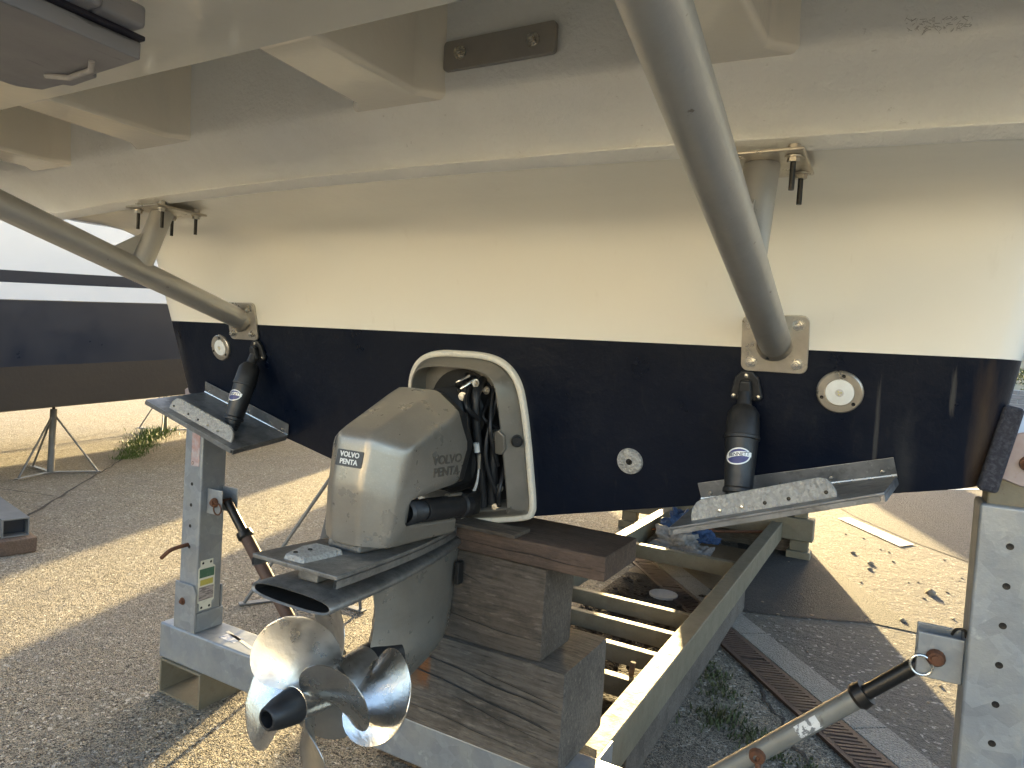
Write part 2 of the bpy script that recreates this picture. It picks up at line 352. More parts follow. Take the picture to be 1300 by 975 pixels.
# ------------------------------------------------------------------ ground and setting
def sheet(name, poly, z, mat, label, cat=None, thick=.0, n=0):
    mb = MB()
    mb.add([(x, y, z) for x, y in poly], [tuple(range(len(poly)))])
    o = mb.build(name, mat, smooth=False); tag(o, label, None, None, 'structure'); return o
sheet('ground', [(-400,-400), (400,-400), (400,400), (-400,400)], 0.0, conc, 'exposed aggregate concrete boatyard ground')
kd = Vector((.900, -1.140)).normalized()           # direction of the drain and kerb
kn = Vector((-kd.y, kd.x))                          # to the right / away
kp = Vector((.464, 2.35))                          # a point on the tarmac edge
A = kp-kd*2.2; B = kp+kd*6
sheet('tarmac', [tuple(A), tuple(B), (60, B.y), (60, 80), (.2, 80), (.2, 5)], .004, tarmac, 'sandy worn tarmac beyond the concrete kerb strip')
sheet('tarmac_patch', [(.10,4.05), (.58,4.40), (.80,3.85), (1.24,2.98), (1.42,2.74), (1.1,2.74), (.74,2.56), (.44,2.44)], .008, bitumen, 'dark bitumen repair patch beside the trailer rail')
sheet('asphalt', [(.50,6.9), (.86,6.03), (1.37,5.20), (1.78,4.72), (3.2,3.3), (40,3.0), (40,70), (.5,70)], .008, grey_asphalt, 'coarse grey asphalt road surface beyond the sandy strip')
sheet('road_marking', [(1.52,8.78), (2.42,9.78), (2.46,9.68), (1.56,8.67)], .012, line_m, 'thin white painted line on the grey asphalt')
sheet('road_marking', [(.72,5.78), (.82,5.92), (1.36,5.11), (1.25,4.93)], .012, line_m, 'worn pale painted strip along the asphalt edge')
# concrete kerb strips each side of the drain channel
def strip(name, off0, off1, t0, t1, z0, z1, mat, lab, bev=.004):
    a = kp+kd*t0-kn*off0; b = kp+kd*t1-kn*off0; c_ = kp+kd*t1-kn*off1; d_ = kp+kd*t0-kn*off1
    mb = MB(); mb.prism([(*a, z0), (*b, z0), (*c_, z0), (*d_, z0)], (0, 0, z1-z0))
    o = mb.build(name, mat, None, bevel=bev); tag(o, lab, None, None, 'structure'); return o
for i in range(7):
    strip('kerb', 0.0, .155, -1.6+i*.92, -1.6+i*.92+.914, -.03, .014, kerb_m, 'pale concrete kerb unit beside the iron drain grating')
dc = empty('drain_channel', (kp.x, kp.y, 0), 'rusty iron slotted drain channel let into the concrete beside the trailer', 'drain')
for off in (.172, .308):
    a = kp+kd*-1.5-kn*off; b = kp+kd*4.6-kn*off; e = kn*.012
    MB().prism([(*(a-e), -.02), (*(a+e), -.02), (*(b+e), -.02), (*(b-e), -.02)], (0, 0, .034)).build('frame_bar', iron_grate, dc)
a = kp+kd*-1.5-kn*.19; b = kp+kd*4.6-kn*.19; c_ = kp+kd*4.6-kn*.29; d_ = kp+kd*-1.5-kn*.29
MB().prism([(*a, .002), (*b, .002), (*c_, .002), (*d_, .002)], (0, 0, .003)).build('channel_bed', soil, dc)
bar = None
sl = (kn*.9+kd*.25).normalized()
for i in range(150):
    t = -1.45+i*.0265
    if i % 19 == 18: continue
    cc = kp+kd*t-kn*.24
    if bar is None:
        e = kd*.0075; h = sl*.062
        mb = MB(); mb.prism([(*(cc-h-e), .005), (*(cc+h-e), .005), (*(cc+h+e), .005), (*(cc-h+e), .005)], (0, 0, .010))
        bar = mb.build('grate_bar', iron_grate, dc)
        b0 = cc.copy(); l0 = bar.location.copy()
    else:
        o = bar.copy(); COL.objects.link(o); o.parent = dc
        o.location = l0+Vector((cc.x-b0.x, cc.y-b0.y, random.uniform(-.0012, .0012)))
        o.rotation_euler.z = random.uniform(-.05, .05)
# joints in the concrete
def joint(pts, wd, lab):
    P = [Vector((x, y)) for x, y in pts]; L_ = []; R_ = []
    for i, p in enumerate(P):
        d = (P[min(i+1, len(P)-1)]-P[max(i-1, 0)]).normalized(); n_ = Vector((-d.y, d.x))*wd*random.uniform(.35, .65)
        L_.append((p.x+n_.x, p.y+n_.y, .004)); R_.append((p.x-n_.x, p.y-n_.y, .004))
    mb = MB(); mb.grid([L_, R_]); o = mb.build('ground_joint', joint_m); tag(o, lab, None, None, 'structure')
def wig(a, b, n, am): 
    return [(a[0]+(b[0]-a[0])*i/n+random.uniform(-am, am), a[1]+(b[1]-a[1])*i/n+random.uniform(-am, am)) for i in range(n+1)]
joint(wig((-3.4,.02), (-10.2,6.75), 60, .010), .022, 'dark expansion joint running across the concrete ground')
joint(wig((-4.9,1.45), (-8.5,.35), 30, .018), .012, 'thin crack branching off the concrete joint')
joint(wig((.30,2.30), (.95,.95), 30, .02), .012, 'thin mossy crack in the concrete beside the trailer rail')
# soil litter inside the trailer frame
sheet('soil_litter', [(-.36,.16), (.36,.16), (.36,2.6), (.2,3.0), (-.36,2.7)], .006, soil, 'dark damp soil and litter between the trailer rails')
sheet('floor_sheet', [(-.36,2.72), (.36,2.72), (.36,3.88), (-.36,3.88)], .010, card, 'brown dirty sheet lying between the trailer rails')

def blades(name, centers, n, h, spread, mat, label):
    mb = MB()
    for i in range(n):
        c0 = random.choice(centers); x = random.gauss(c0[0], spread*c0[2]); y = random.gauss(c0[1], spread*c0[2])
        hh = h*random.uniform(.4, 1.2)*c0[2]; a = random.uniform(0, 2*PI); wv = random.uniform(.0022, .005)
        dx, dy = math.cos(a)*wv, math.sin(a)*wv; l = random.uniform(.2, .9)*hh; b_ = random.uniform(0, 2*PI)
        lx, ly = math.cos(b_)*l, math.sin(b_)*l
        mb.add([(x-dx, y-dy, 0), (x+dx, y+dy, 0), (x+dx*.7+lx*.4, y+dy*.7+ly*.4, hh*.65), (x-dx*.7+lx*.4, y-dy*.7+ly*.4, hh*.65), (x+lx, y+ly, hh)], [(0,1,2,3), (3,2,4)])
    o = mb.build(name, mat, smooth=False); tag(o, label, 'grass', None, 'stuff')
def along(a, b, n, s0, s1): return [(a[0]+(b[0]-a[0])*i/(n-1)+random.uniform(-.05,.05), a[1]+(b[1]-a[1])*i/(n-1)+random.uniform(-.05,.05), s0+(s1-s0)*i/(n-1)) for i in range(n)]
blades('grass_tuft', along((-6.25,2.85), (-8.2,4.55), 16, .7, 1.7), 2300, .042, .075, grass_m, 'bright green grass growing along the joint by the jack stand')
blades('grass_tuft', along((.46,1.62), (.62,1.12), 7, .7, 1.2)+along((.62,1.12), (.92,.95), 5, 1.1, .6), 800, .022, .045, dry_grass, 'dull green moss and grass in the crack beside the drain')
# pebbles
def pebble_mesh(name, mat, sd_):
    bm = bmesh.new(); bmesh.ops.create_icosphere(bm, subdivisions=1, radius=.5)
    rr = random.Random(sd_)
    for v in bm.verts: v.co *= rr.uniform(.75, 1.15); v.co.z *= .65
    return bm
def scatter(name, n, fn, mat, label, smin, smax):
    base = [pebble_mesh('p', None, k) for k in range(4)]
    data = [([v.co.copy() for v in b.verts], [[v.index for v in f.verts] for f in b.faces]) for b in base]
    mb = MB()
    for i in range(n):
        x, y = fn(); s_ = smin+(smax-smin)*random.random()**4; vs_, fs_ = random.choice(data)
        R = Matrix.Rotation(random.uniform(0, 6.28), 3, 'Z')
        mb.add([R @ (v*s_)+Vector((x, y, s_*.22+.002)) for v in vs_], fs_)
    o = mb.build(name, mat); tag(o, label, 'pebbles', None, 'stuff')
scatter('loose_gravel', 1500, lambda: (random.uniform(-4.6, .1), random.uniform(-1.3, 3.2)), stone_m[0], 'loose grey grit on the concrete', .004, .013)
scatter('loose_gravel', 900, lambda: (random.uniform(-4.6, .1), random.uniform(-1.3, 3.2)), stone_m[2], 'loose pale grit on the concrete', .004, .011)
def onright():
    while True:
        t = random.uniform(-2, 4); o_ = random.uniform(.1, 3.2)
        p = kp+kd*t+kn*o_
        if p.x > .65 or p.y < 3.9: return p.x, p.y
scatter('loose_gravel', 650, onright, stone_m[1], 'loose brown stones on the sandy tarmac', .005, .024)
for (x, y, s_) in ((1.42,3.62,.075), (1.62,3.30,.05), (1.70,3.36,.045), (1.05,4.15,.05), (.92,4.40,.045), (1.93,3.15,.06), (1.05,3.98,.04), (1.25,2.9,.045), (1.47,2.55,.045), (1.36,2.30,.04)):
    bm = pebble_mesh('s', None, int(x*1000)); me = bpy.data.meshes.new('stone'); 
    for v in bm.verts: v.co *= s_
    bm.to_mesh(me); bm.free(); me.materials.append(stone_m[1])
    o = bpy.data.objects.new('stone', me); COL.objects.link(o); place(o, Vector((x, y, s_*.2)))
    tag(o, 'largest dark stone on the tarmac, near the shadow of the trailer front' if s_ > .07 else 'dark brown stone lying on the sandy tarmac, smaller than the largest one', 'stone', 'stones scattered on the tarmac')

# background at the right edge
bw = empty('brick_wall', (2.9, 12.34, 0), 'low grey brick wall with pale mortar behind the boat on the right', 'wall')
MB().box(1.9, 8.0, 12.36, 12.5, 1.0, 1.375).build('mortar_core', mortar, bw, smooth=False)
MB().box(1.9, 8.0, 12.30, 12.55, 0, 1.06).build('rendered_plinth', render_m, bw, smooth=False, bevel=.01)
bmesh0 = None
for r in range(4):
    for k in range(27):
        x = 1.92+k*.225+(.11 if r % 2 else 0); z = 1.068+r*.077
        if bmesh0 is None:
            bmesh0 = MB().box(x, x+.213, 12.345, 12.45, z, z+.066).build('brick', brick_m, bw, smooth=False)
            bl = bmesh0.location.copy(); bx, bz = x, z
        else:
            o = bmesh0.copy(); COL.objects.link(o); o.parent = bw; o.location = bl+Vector((x-bx, random.uniform(-.004, .004), z-bz))
hd = empty('hedge', (3.5, 13.4, 0), 'dark green hedge above the brick wall', 'hedge')
mb = MB()
for i in range(9000):
    c0 = Vector((random.uniform(1.9, 8), random.uniform(13.0, 13.9), 0)); tz = 1.74+.12*noise.noise(Vector((c0.x*2, c0.y, 3)))
    c0.z = random.uniform(.2, tz) if random.random() < .6 else tz-abs(random.gauss(0, .1))
    a = Vector((random.gauss(0, 1), random.gauss(0, 1), random.gauss(0, 1))).normalized()*.035; b = Vector((random.gauss(0, 1), random.gauss(0, 1), random.gauss(0, 1))).normalized()*.02
    mb.add([c0-a, c0+b, c0+a, c0-b], [(0,1,2,3)])
mb.build('foliage', leaf_m, hd, smooth=False)
for k in range(7): MB().tube([(2.2+k*.9, 13.45, 0), (2.25+k*.9, 13.4, 1.3)], [.03, .012], 7).build('stem', wood_brown, hd)
bl_ = empty('clad_building', (5, 20, 0), 'pale cream clad building behind the hedge on the right', 'building')
MB().box(2.6, 16, 20.06, 26, 0, 5.2).build('wall', clad, bl_, smooth=False)
cb = None
for k in range(24):
    z = .6+k*.19
    if cb is None:
        cb = MB().add([(2.55, 20.02, z), (16, 20.02, z), (16, 20.05, z+.188), (2.55, 20.05, z+.188), (2.55, 20.06, z), (16, 20.06, z)], [(0,1,2,3), (0,4,5,1)]).build('cladding_board', clad, bl_, smooth=False); c0l = cb.location.copy()
    else:
        o = cb.copy(); COL.objects.link(o); o.parent = bl_; o.location = c0l+Vector((0, 0, k*.19))
MB().add([(2.2,19.6,5.2), (16.4,19.6,5.2), (16.4,23,7), (2.2,23,7), (16.4,26.4,5.2), (2.2,26.4,5.2)], [(0,1,2,3), (3,2,4,5), (0,3,5), (1,4,2)]).build('roof', MATS['grey_asphalt'], bl_, smooth=False)

# ------------------------------------------------------------------ the boat whose stern fills the picture
RK = -0.228
TN = Vector((0, -1, RK)).normalized()               # outward normal of the raked transom
def T(x, z, off=0.0): return Vector((x, RK*(z-1.2), z))+TN*off
ZB = 1.447
def zbot(x): return .888+.238*abs(x)
def wtop(z): return 1.286+(z-1.19)*.13
boat = empty('motor_boat', (0, 0, .9), 'cream and navy motor boat chocked on a trailer, seen from under its stern platform', 'motor boat')
RC = .085
def cornerY(x, w_, r=RC):
    q = (abs(x)-(w_-r))/r
    return 0 if q <= 0 else r*(1-math.sqrt(max(0, 1-min(q, 1)**2)))
ts = [i/20 for i in range(-20, 21)]
ts = sorted(set([-1, -.9985, -.994, -.987, -.978, -.968, 1, .9985, .994, .987, .978, .968]+[t*.96 for t in ts]))
# navy transom with bottom and lower sides, one skin
rows = []
for s in [i/8 for i in range(9)]:
    row = []
    for t in ts:
        zb = zbot(t*1.272); z = zb*(1-s)+ZB*s; wv = wtop(z); x = t*wv
        p = T(x, z); p.y += cornerY(x, wv); row.append(p)
    rows.append(row)
mb = MB(); mb.grid(rows)
# stations forward
def st(y):
    k = max(0, (y-2.5)/6.6); b = (1-k**2.3); return b, .888+.32*k**2.2, .31*k**2
ys = [.5, 1, 2, 3, 4, 5, 6, 7, 8, 8.6, 9.0]
def sec(y):
    b, zk, dz = st(y); b = max(b, .012)
    return [Vector((0, y, zk)), Vector((.6*b, y, zk+.143+.08*(1-b))), Vector((1.262*b, y, 1.19+dz)), Vector((1.272*b**.9, y, 1.196+dz)), Vector((1.305*b**.8, y, ZB+dz*.25))]
s0 = [rows[0][len(ts)//2], T(.6, zbot(.6)), T(1.262, 1.19)+Vector((0, RC, 0)), T(1.272, 1.196)+Vector((0, RC, 0)), Vector((wtop(ZB), RK*(ZB-1.2)+RC, ZB))]
secs = [s0]+[sec(y) for y in ys]
for sgn in (1, -1):
    mb.grid([[Vector((p.x*sgn, p.y, p.z)) for p in r] for r in secs])
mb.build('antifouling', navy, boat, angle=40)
# white transom, cove and overhang with lip, one swept skin
prof = [(-.0563, 1.447, 1.3055, 0), (-.075, 1.53, 1.318, 0), (-.098, 1.63, 1.331, 0), (-.1065, 1.667, 1.338, .02), (-.118, 1.698, 1.35, .05), (-.14, 1.728, 1.37, .1), (-.178, 1.752, 1.395, .2), (-.23, 1.768, 1.42, .4), (-.31, 1.781, 1.48, .7), (-.424, 1.795, 1.60, 1)]
def lipY(x): return .085*min(1.5, (abs(x)/1.3))**2
tw = sorted(set([t for t in ts]))
rows = []
for (y, z, wv, k) in prof:
    row = []; wv += .014
    for t in tw:
        x = t*wv; row.append(Vector((x, y+cornerY(x, wv)+k*lipY(x), z)))
    rows.append(row)
mb = MB(); mb.grid(rows)
def gun(y): 
    b, zk, dz = st(y); b = max(b, .02)
    return [Vector((1.3055*b**.8, y, ZB+dz*.25)), Vector((1.338*b**.75, y, 1.667+dz*.5)), Vector((1.42*b**.7, y, 1.95+dz)), Vector((1.50*b**.6, y, 2.45+dz*1.6))]
t0 = [Vector((p[2]+.014, p[0]+RC+p[3]*lipY(p[2]), p[1])) for p in prof]
side0 = [t0[0], t0[3], t0[6], Vector((1.5, -.36, 2.45))]
for sgn in (1, -1):
    mb.grid([[Vector((p.x*sgn, p.y, p.z)) for p in r] for r in [side0]+[gun(y) for y in ys]])
    mb.add([Vector((p.x*sgn, p.y, p.z)) for p in t0[6:]]+[Vector((1.5*sgn, -.36, 2.45)), t0[6].copy()*1 if sgn > 0 else Vector((-t0[6].x, t0[6].y, t0[6].z))], [tuple(range(len(t0[6:])+1))])
# deck
dk = [gun(y)[3] for y in ys]
mb.grid([[Vector((-1.5, -.36, 2.45)), Vector((1.5, -.36, 2.45))]]+[[Vector((-p.x, p.y, p.z-.02)), Vector((p.x, p.y, p.z-.02))] for p in dk])
mb.build('hull', gel, boat, angle=50)
# wheelhouse (out of the picture above the platform)
mb = MB()
for (y0, y1, w0, z0, z1) in ((2.0, 6.2, 1.15, 2.46, 3.55),):
    mb.add([(-w0, y0, z0), (w0, y0, z0), (w0*.92, y1+.6, z0), (-w0*.92, y1+.6, z0), (-w0*.9, y0+.1, z1), (w0*.9, y0+.1, z1), (w0*.82, y1-.5, z1), (-w0*.82, y1-.5, z1)], [(0,1,5,4), (1,2,6,5), (2,3,7,6), (3,0,4,7), (4,5,6,7)])
wh = mb.build('wheelhouse', gel, boat, bevel=.05)
MB().add([(1.13, 2.4, 2.8), (1.075, 2.4, 3.35), (1.0, 5.6, 3.35), (1.06, 6.0, 2.8)], [(0,1,2,3)]).build('window', window_m, wh)
MB().add([(-1.13, 2.4, 2.8), (-1.075, 2.4, 3.35), (-1.0, 5.6, 3.35), (-1.06, 6.0, 2.8)], [(0,1,2,3)]).build('window', window_m, wh)

# platform: lip, skirt and deep moulded underside
rows = []
xs = [i*1.66/26 for i in range(-26, 27)]
pp = [(-.4245, 1.797), (-.425, 1.781), (-.427, 1.7785), (-.430, 1.7780), (-.434, 1.7790), (-.4560, 1.7945), (-.4555, 1.7975), (-.4475, 1.7985), (-.4490, 1.8015), (-.495, 1.850), (-.530, 1.880), (-.540, 1.90), (-.543, 1.93), (-.545, 2.08), (-.555, 2.098), (-.58, 2.105)]
for (y, z) in pp:
    row = []
    for x in xs:
        k = lipY(x) if z < 1.90 else lipY(x)*.8
        e = max(0, (abs(x)-1.50)/.16); row.append(Vector((x, y+k-.10*e*e, z+.015*e*e)))
    rows.append(row)
mb = MB(); mb.grid(rows)
mb.grid([rows[-1], [Vector((x, -.82, 2.105)) for x in xs]])
mb.grid([[Vector((x, -.82, 2.105)) for x in xs], [Vector((x, -.829, 1.912)) for x in xs], [Vector((x, -.836, 1.902)) for x in xs], [Vector((x, -.85, 1.900)) for x in xs]])
# outer end walls of the recess
for sg in (-1, 1):
    mb.add([(1.66*sg, r[0 if sg < 0 else -1].y, r[0].z) for r in rows[10:]]+[(1.66*sg, -.82, 2.105), (1.66*sg, -.83, 1.9), (1.66*sg, -.5, 1.9)], [tuple(range(len(rows[10:])+3))])
plat = mb.build('platform_skirt', rough_gel, boat, angle=60)
mb = MB()
px = [(-1.66, -.836), (1.66, -.836), (1.66, -1.25), (1.45, -1.42), (-1.45, -1.42), (-1.66, -1.25)]
mb.prism([(x, y, 1.8985) for x, y in px], (0, 0, .28))
mb.add([(-1.66, -.836, 2.18), (1.66, -.836, 2.18), (1.5, -.36, 2.16), (-1.5, -.36, 2.16)], [(0,1,2,3)])
mb.build('platform_panel', gel, plat, bevel=.003)
for xr in (-1.13, -.50, .30, .955):
    w_ = .285; x1 = xr; x0 = xr-w_
    yw = -.533+.07*(xr/1.3)**2
    poly = [(x0+.075, -.846), (x1-.075, -.846), (x1-.062, yw-.05), (x1, yw+.012), (x0, yw+.012), (x0+.062, yw-.05)]
    mb = MB(); mb.prism([(x, y, 1.8965) for x, y in poly], (0, 0, .215))
    mb.build('stiffening_rib', gel_cream, plat, bevel=.012, seg=3)
# bolted steel plate on the skirt wall
wy = -.543+.006
mt = frame((.40, wy-.006, 1.974), (0, -1, -.03))
mb = MB(); a, e = sprism(mt, rrect(.245, .057, .008), -.006, .006); mb.prism(a, e)
mb.build('backing_plate', wall_plate, plat, bevel=.0015)
def hexbolt(mt, r, h, name, mat, par, stud=0.0, washer=True):
    mb = MB()
    if washer: mb.lathe(mt @ Vector((0,0,0)), mt.to_3x3() @ Vector((0,0,1)), [(0, r*1.55), (r*.22, r*1.5), (r*.24, 0)], 18)
    pts = [(r*math.cos(k*PI/3+.3), r*math.sin(k*PI/3+.3)) for k in range(6)]
    a, e = sprism(mt, pts, r*.2, h); mb.prism(a, e)
    c_ = mt @ Vector((0,0,0)); z_ = mt.to_3x3() @ Vector((0,0,1))
    mb.lathe(c_, z_, [(h*.9, r*.62), (h+max(stud, r*.35), r*.6), (h+max(stud, r*.35)+.0006, 0)], 12)
    return mb.build(name, mat, par, angle=30)
for bx, bz in ((.318, 1.975), (.478, 1.973)):
    hexbolt(frame((bx, wy-.013, bz), (0, -1, -.05)), .0085, .012, 'bolt', steel, plat)
# scribble on the skirt, far right
mb = MB()
rs = random.Random(3)
for k in range(110):
    x = 1.075+rs.random()*.085; z = 1.905+.022*rs.random()-.12*(x-1.075)
    a = rs.uniform(-1.5, 1.5); l = rs.uniform(.001, .004); wv = .0004
    yw = -.5475+.05*0
    dx, dz = math.cos(a)*l, math.sin(a)*l
    mb.add([(x-dx, 0, z-dz-wv), (x+dx, 0, z+dz-wv), (x+dx, 0, z+dz+wv), (x-dx, 0, z-dz+wv)], [(0,1,2,3)])
def skirt_y(x, z):
    k = lipY(x)*(.8 if z > 1.9 else 1.0)
    for (ya, za), (yb, zb_) in zip(pp[8:-1], pp[9:]):
        if za <= z <= zb_: return ya+(yb-ya)*(z-za)/(zb_-za)+k
    return -.545+k
for v in mb.v: v.y = skirt_y(v.x, v.z)-.0035
mb.build('pencil_mark', smudge, plat, smooth=False)
# folded ladder housing under the platform
mb = MB(); mb.box(-.27, .115, -1.42, -1.115, 1.835, 1.9025); mb.box(-.27, .11, -1.116, -1.05, 1.835, 1.868)
lh = mb.build('ladder_housing', ladder_m, plat, bevel=.006, seg=2)
MB().box(-.26, .085, -1.42, -1.035, 1.828, 1.8355).build('ladder_seam', ladder_dark, plat, bevel=.002)
mb = MB(); mb.prism([(-.255, -1.42, 1.802), (.075, -1.42, 1.802), (.075, -1.035, 1.802), (-.06, -1.028, 1.802), (-.07, -1.018, 1.802), (-.15, -1.012, 1.802), (-.16, -1.022, 1.802), (-.225, -1.022, 1.802), (-.255, -1.05, 1.802)], (0, 0, .026))
mb.build('ladder_cover', ladder_m, plat, bevel=.003)
MB().tube([(-.14, -1.06, 1.801), (-.10, -1.045, 1.797), (-.03, -1.05, 1.797), (.0, -1.065, 1.801)], .0045, 10).build('ladder_handle', pale_lid, plat)

# platform struts
for sg, lab in ((-1, None), (1, None)):
    X = .864*sg
    p0 = T(X, 1.458, .0); d = (Vector((X, -1.0, 1.752))-p0)
    p1 = p0+d*1.38
    mb = MB(); mb.tube([p0+d*.004, p0+d*.2, p0+d*.6, p1], .0345, 32)
    strut = mb.build('platform_strut', tube_al, boat, angle=60)
    mt = frame(T(X, 1.458), TN)
    mb = MB(); a, e = sprism(mt, rrect(.14, .128, .016), .0005, .0085); mb.prism(a, e)
    mb.build('foot_plate', plate_st, strut, bevel=.0015)
    mb = MB(); mb.lathe(p0+TN*.009, d, [(-.004, .0385), (.004, .0372), (.012, .0347)], 30); mb.build('weld_bead', plate_st, strut)
    for bx in (-.048, .048):
        for bz in (-.043, .043):
            hexbolt(mt @ frame((bx, bz, .0085), (0, 0, 1), (0, 1, 0)), .0085, .013, 'bolt', steel, strut)
    q = p0+d*.40
    tp = Vector((X, -.370, 1.764))
    MB().tube([q+Vector((0, 0, .012)), tp], .031, 26).build('stub', tube_al, strut)
    MB().box(X-.078, X+.078, -.440, -.275, 1.764, 1.771).build('stub_plate', plate_st, strut, bevel=.003)
    for bx in (-.058, .058):
        for by in (-.410, -.300):
            mb = MB(); mb.tube([(X+bx, by, 1.706), (X+bx, by, 1.784)], .0048, 12)
            s_ = mb.build('stud', dark_iron, strut)
            mb = MB()
            for z0, z1 in ((1.753, 1.7635), (1.7715, 1.7825)):
                mb.prism([(X+bx+.0105*math.cos(k*PI/3), by+.0105*math.sin(k*PI/3), z0) for k in range(6)], (0, 0, z1-z0))
            mb.lathe((X+bx, by, 1.7605), (0, 0, 1), [(0, .0), (0, .014), (.0028, .014)], 16)
            mb.build('nut', plate_st, strut, angle=30)
    mb = MB(); mb.prism([q+Vector((-.004, -.03, .03)), q+Vector((-.004, -.085, .056)), Vector((X-.004, -.43, 1.69))], (.008, 0, 0)); mb.build('gusset', tube_al, strut, smooth=False)

# round underwater lights
for sg in (-1, 1):
    c = T(1.0*sg, 1.361)
    L_ = MB().lathe(c, TN, [(.0005, .0465), (.006, .0458), (.0085, .043), (.0085, .0300), (.006, .0285)], 44).build('underwater_light', plate_st, boat, angle=25)
    MB().lathe(c, TN, [(.0055, .0292), (.0085, .0275), (.0098, .018), (.0102, .0005)], 36).build('lens', lens_m, L_)
    MB().lathe(c, TN, [(.0103, .0085), (.0110, .0075), (.0112, .0004)], 20).build('led_ring', pale_lid, L_)
    for k in range(3):
        a = rad(90+120*k+15); p = c+Vector((math.cos(a)*.0035, 0, 0))+(TN.cross(Vector((1, 0, 0))).normalized())*math.sin(a)*-.0035
        MB().lathe(p, TN, [(.0112, .0022), (.0122, .0018), (.0123, .0002)], 10).build('led_chip', yellow_led, L_)
    ax = Vector((1, 0, 0)); ay = ax.cross(TN)*-1
    for k in range(3):
        a = rad(80+120*k); p = c+(ax*math.cos(a)+ay*math.sin(a))*.0367
        MB().lathe(p, TN, [(.0085, .0042), (.0098, .0038), (.0088, .0015), (.0088, .0002)], 12).build('screw', dark_iron, L_)
# zinc disc
c = T(.526, 1.145)
dz = MB().lathe(c, TN, [(.0005, .0345), (.008, .0325), (.0105, .028), (.0105, .009), (.007, .0075), (.007, .0005)], 40).build('zinc_disc', zinc, boat, angle=30)
hexbolt(frame(c+TN*.007, TN), .0062, .006, 'bolt', dark_iron, dz)

# drive shield on the transom
SX = .033
half0 = [(0, 1.400), (.05, 1.400), (.10, 1.394), (.14, 1.379), (.170, 1.352), (.189, 1.315), (.199, 1.265), (.206, 1.19), (.212, 1.08), (.215, .985), (.209, .955), (.190, .936), (.10, .912), (.0, .893)]
half = [(v.x, v.y) for v in catmull([Vector((x, z, 0)) for x, z in half0], 4)]
def ring(inset, off):
    pts = [(x, z) for x, z in half]+[(-x, z) for x, z in half[-2:0:-1]]
    n = len(pts); out = []
    for i, (x, z) in enumerate(pts):
        a = Vector(pts[i-1]); b = Vector(pts[(i+1) % n]); d = (b-a).normalized(); nn = Vector((d.y, -d.x))
        dd = Vector((d.y, -d.x)); q = Vector((x, z))+dd*inset*(1-.42*max(0, -dd.y) if inset > .02 else 1)
        out.append(T(SX+q.x, q.y, off))
    return out
MB().grid([ring(-.001, .0006), ring(.0, .012), ring(.003, .0145), ring(.013, .0145), ring(.016, .012), ring(.018, .001)], True).build('shield_sealant', sealant, boat, angle=50)
sh = MB().grid([ring(.0165, .002), ring(.0185, .018), ring(.024, .024), ring(.050, .060), ring(.054, .064), ring(.058, .064), ring(.061, .060), ring(.066, .004)], True).build('transom_shield', shield_m, boat, angle=38)
mb = MB(); rg = ring(.064, .0032); mb.add(rg, [tuple(range(len(rg)))]); mb.build('shield_back', shield_m, sh, smooth=False)
MB().lathe(T(SX+.0, 1.235, .004), TN, [(0, .118), (.004, .118), (.004, .09), (.0045, .0005)], 40).build('bellows_opening', blackdark, sh)
mb = MB(); mb.prism([T(SX+x, z, .004) for x, z in ((-.15, 1.23), (.15, 1.23), (.15, .95), (-.15, .95))], TN*.003); mb.build('shield_well', blackdark, sh, smooth=False)
pf = []
for k in range(15): pf.append((.012+k*.0115, .088-.003*k*.3 if k % 2 else .072-.003*k*.3))
MB().lathe(T(SX-.01, 1.215, 0), Vector((-.02, -1, .0)), pf, 30).build('exhaust_bellows', black, sh, angle=60)
mb = MB(); mb.lathe(T(SX, 1.09, 0), Vector((0, -1, 0)), [(.01, .085), (.10, .085), (.11, .06), (.18, .055), (.181, 0)], 24)
mb.build('drive_joint', blackdark, sh)
# hoses and fittings in the shield
for pts, r in (([T(.10,1.325,.01), T(.115,1.30,.07), T(.118,1.22,.085), T(.122,1.10,.08), T(.118,.985,.075)], .013),
               ([T(.05,1.335,.01), T(.085,1.31,.08), T(.10,1.26,.10), T(.098,1.16,.105)], .009),
               ([T(.02,1.30,.02), T(.06,1.275,.10), T(.085,1.22,.12), T(.07,1.12,.13)], .010),
               ([T(.145,1.20,.02), T(.142,1.10,.05), T(.138,.99,.055)], .016),
               ([T(.12,1.0,.05), T(.10,.985,.10), T(.03,1.0,.13)], .010)):
    MB().tube(catmull(pts, 6), r, 12).build('hose', black, sh)
for k, (xa, za, xb_, zb_, o1) in enumerate(((.135,1.31,.16,1.10,.05), (.15,1.29,.165,1.00,.06), (.07,1.33,.13,1.24,.09), (.12,1.27,.155,1.20,.03), (.165,1.10,.15,.96,.04))):
    m_ = T((xa+xb_)/2+.012*(-1)**k, (za+zb_)/2, o1+.03)
    MB().tube(catmull([T(xa, za, .012), m_, T(xb_, zb_, o1)], 6), .0055+.001*(k % 3), 10).build('hose', black, sh)
for (x, z, o1) in ((.11,1.328,.06), (.13,1.305,.04), (.155,1.315,.02), (.16,1.035,.05), (.15,.985,.06), (.09,1.30,.10)):
    hexbolt(frame(T(x, z, o1), TN+Vector((.3*math.sin(x*90), 0, .3))), .0075, .009, 'hose_clamp', plate_st, sh)
for pts in ([T(.03,1.318,.03), T(.055,1.328,.07), T(.085,1.345,.05)], [T(.045,1.30,.05), T(.075,1.315,.08), T(.10,1.335,.05)]):
    MB().tube(catmull(pts, 5), .0045, 10).build('clamp_rod', steel, sh)
for dx in (0, .010):
    MB().tube(catmull([T(.142,1.118,.12), T(.130+dx*.3,1.07,.12), T(.104+dx*.8,1.02,.12), T(.088+dx*2,.985,.12)], 5), .0022, 8).build('white_lead', white_hose, sh)
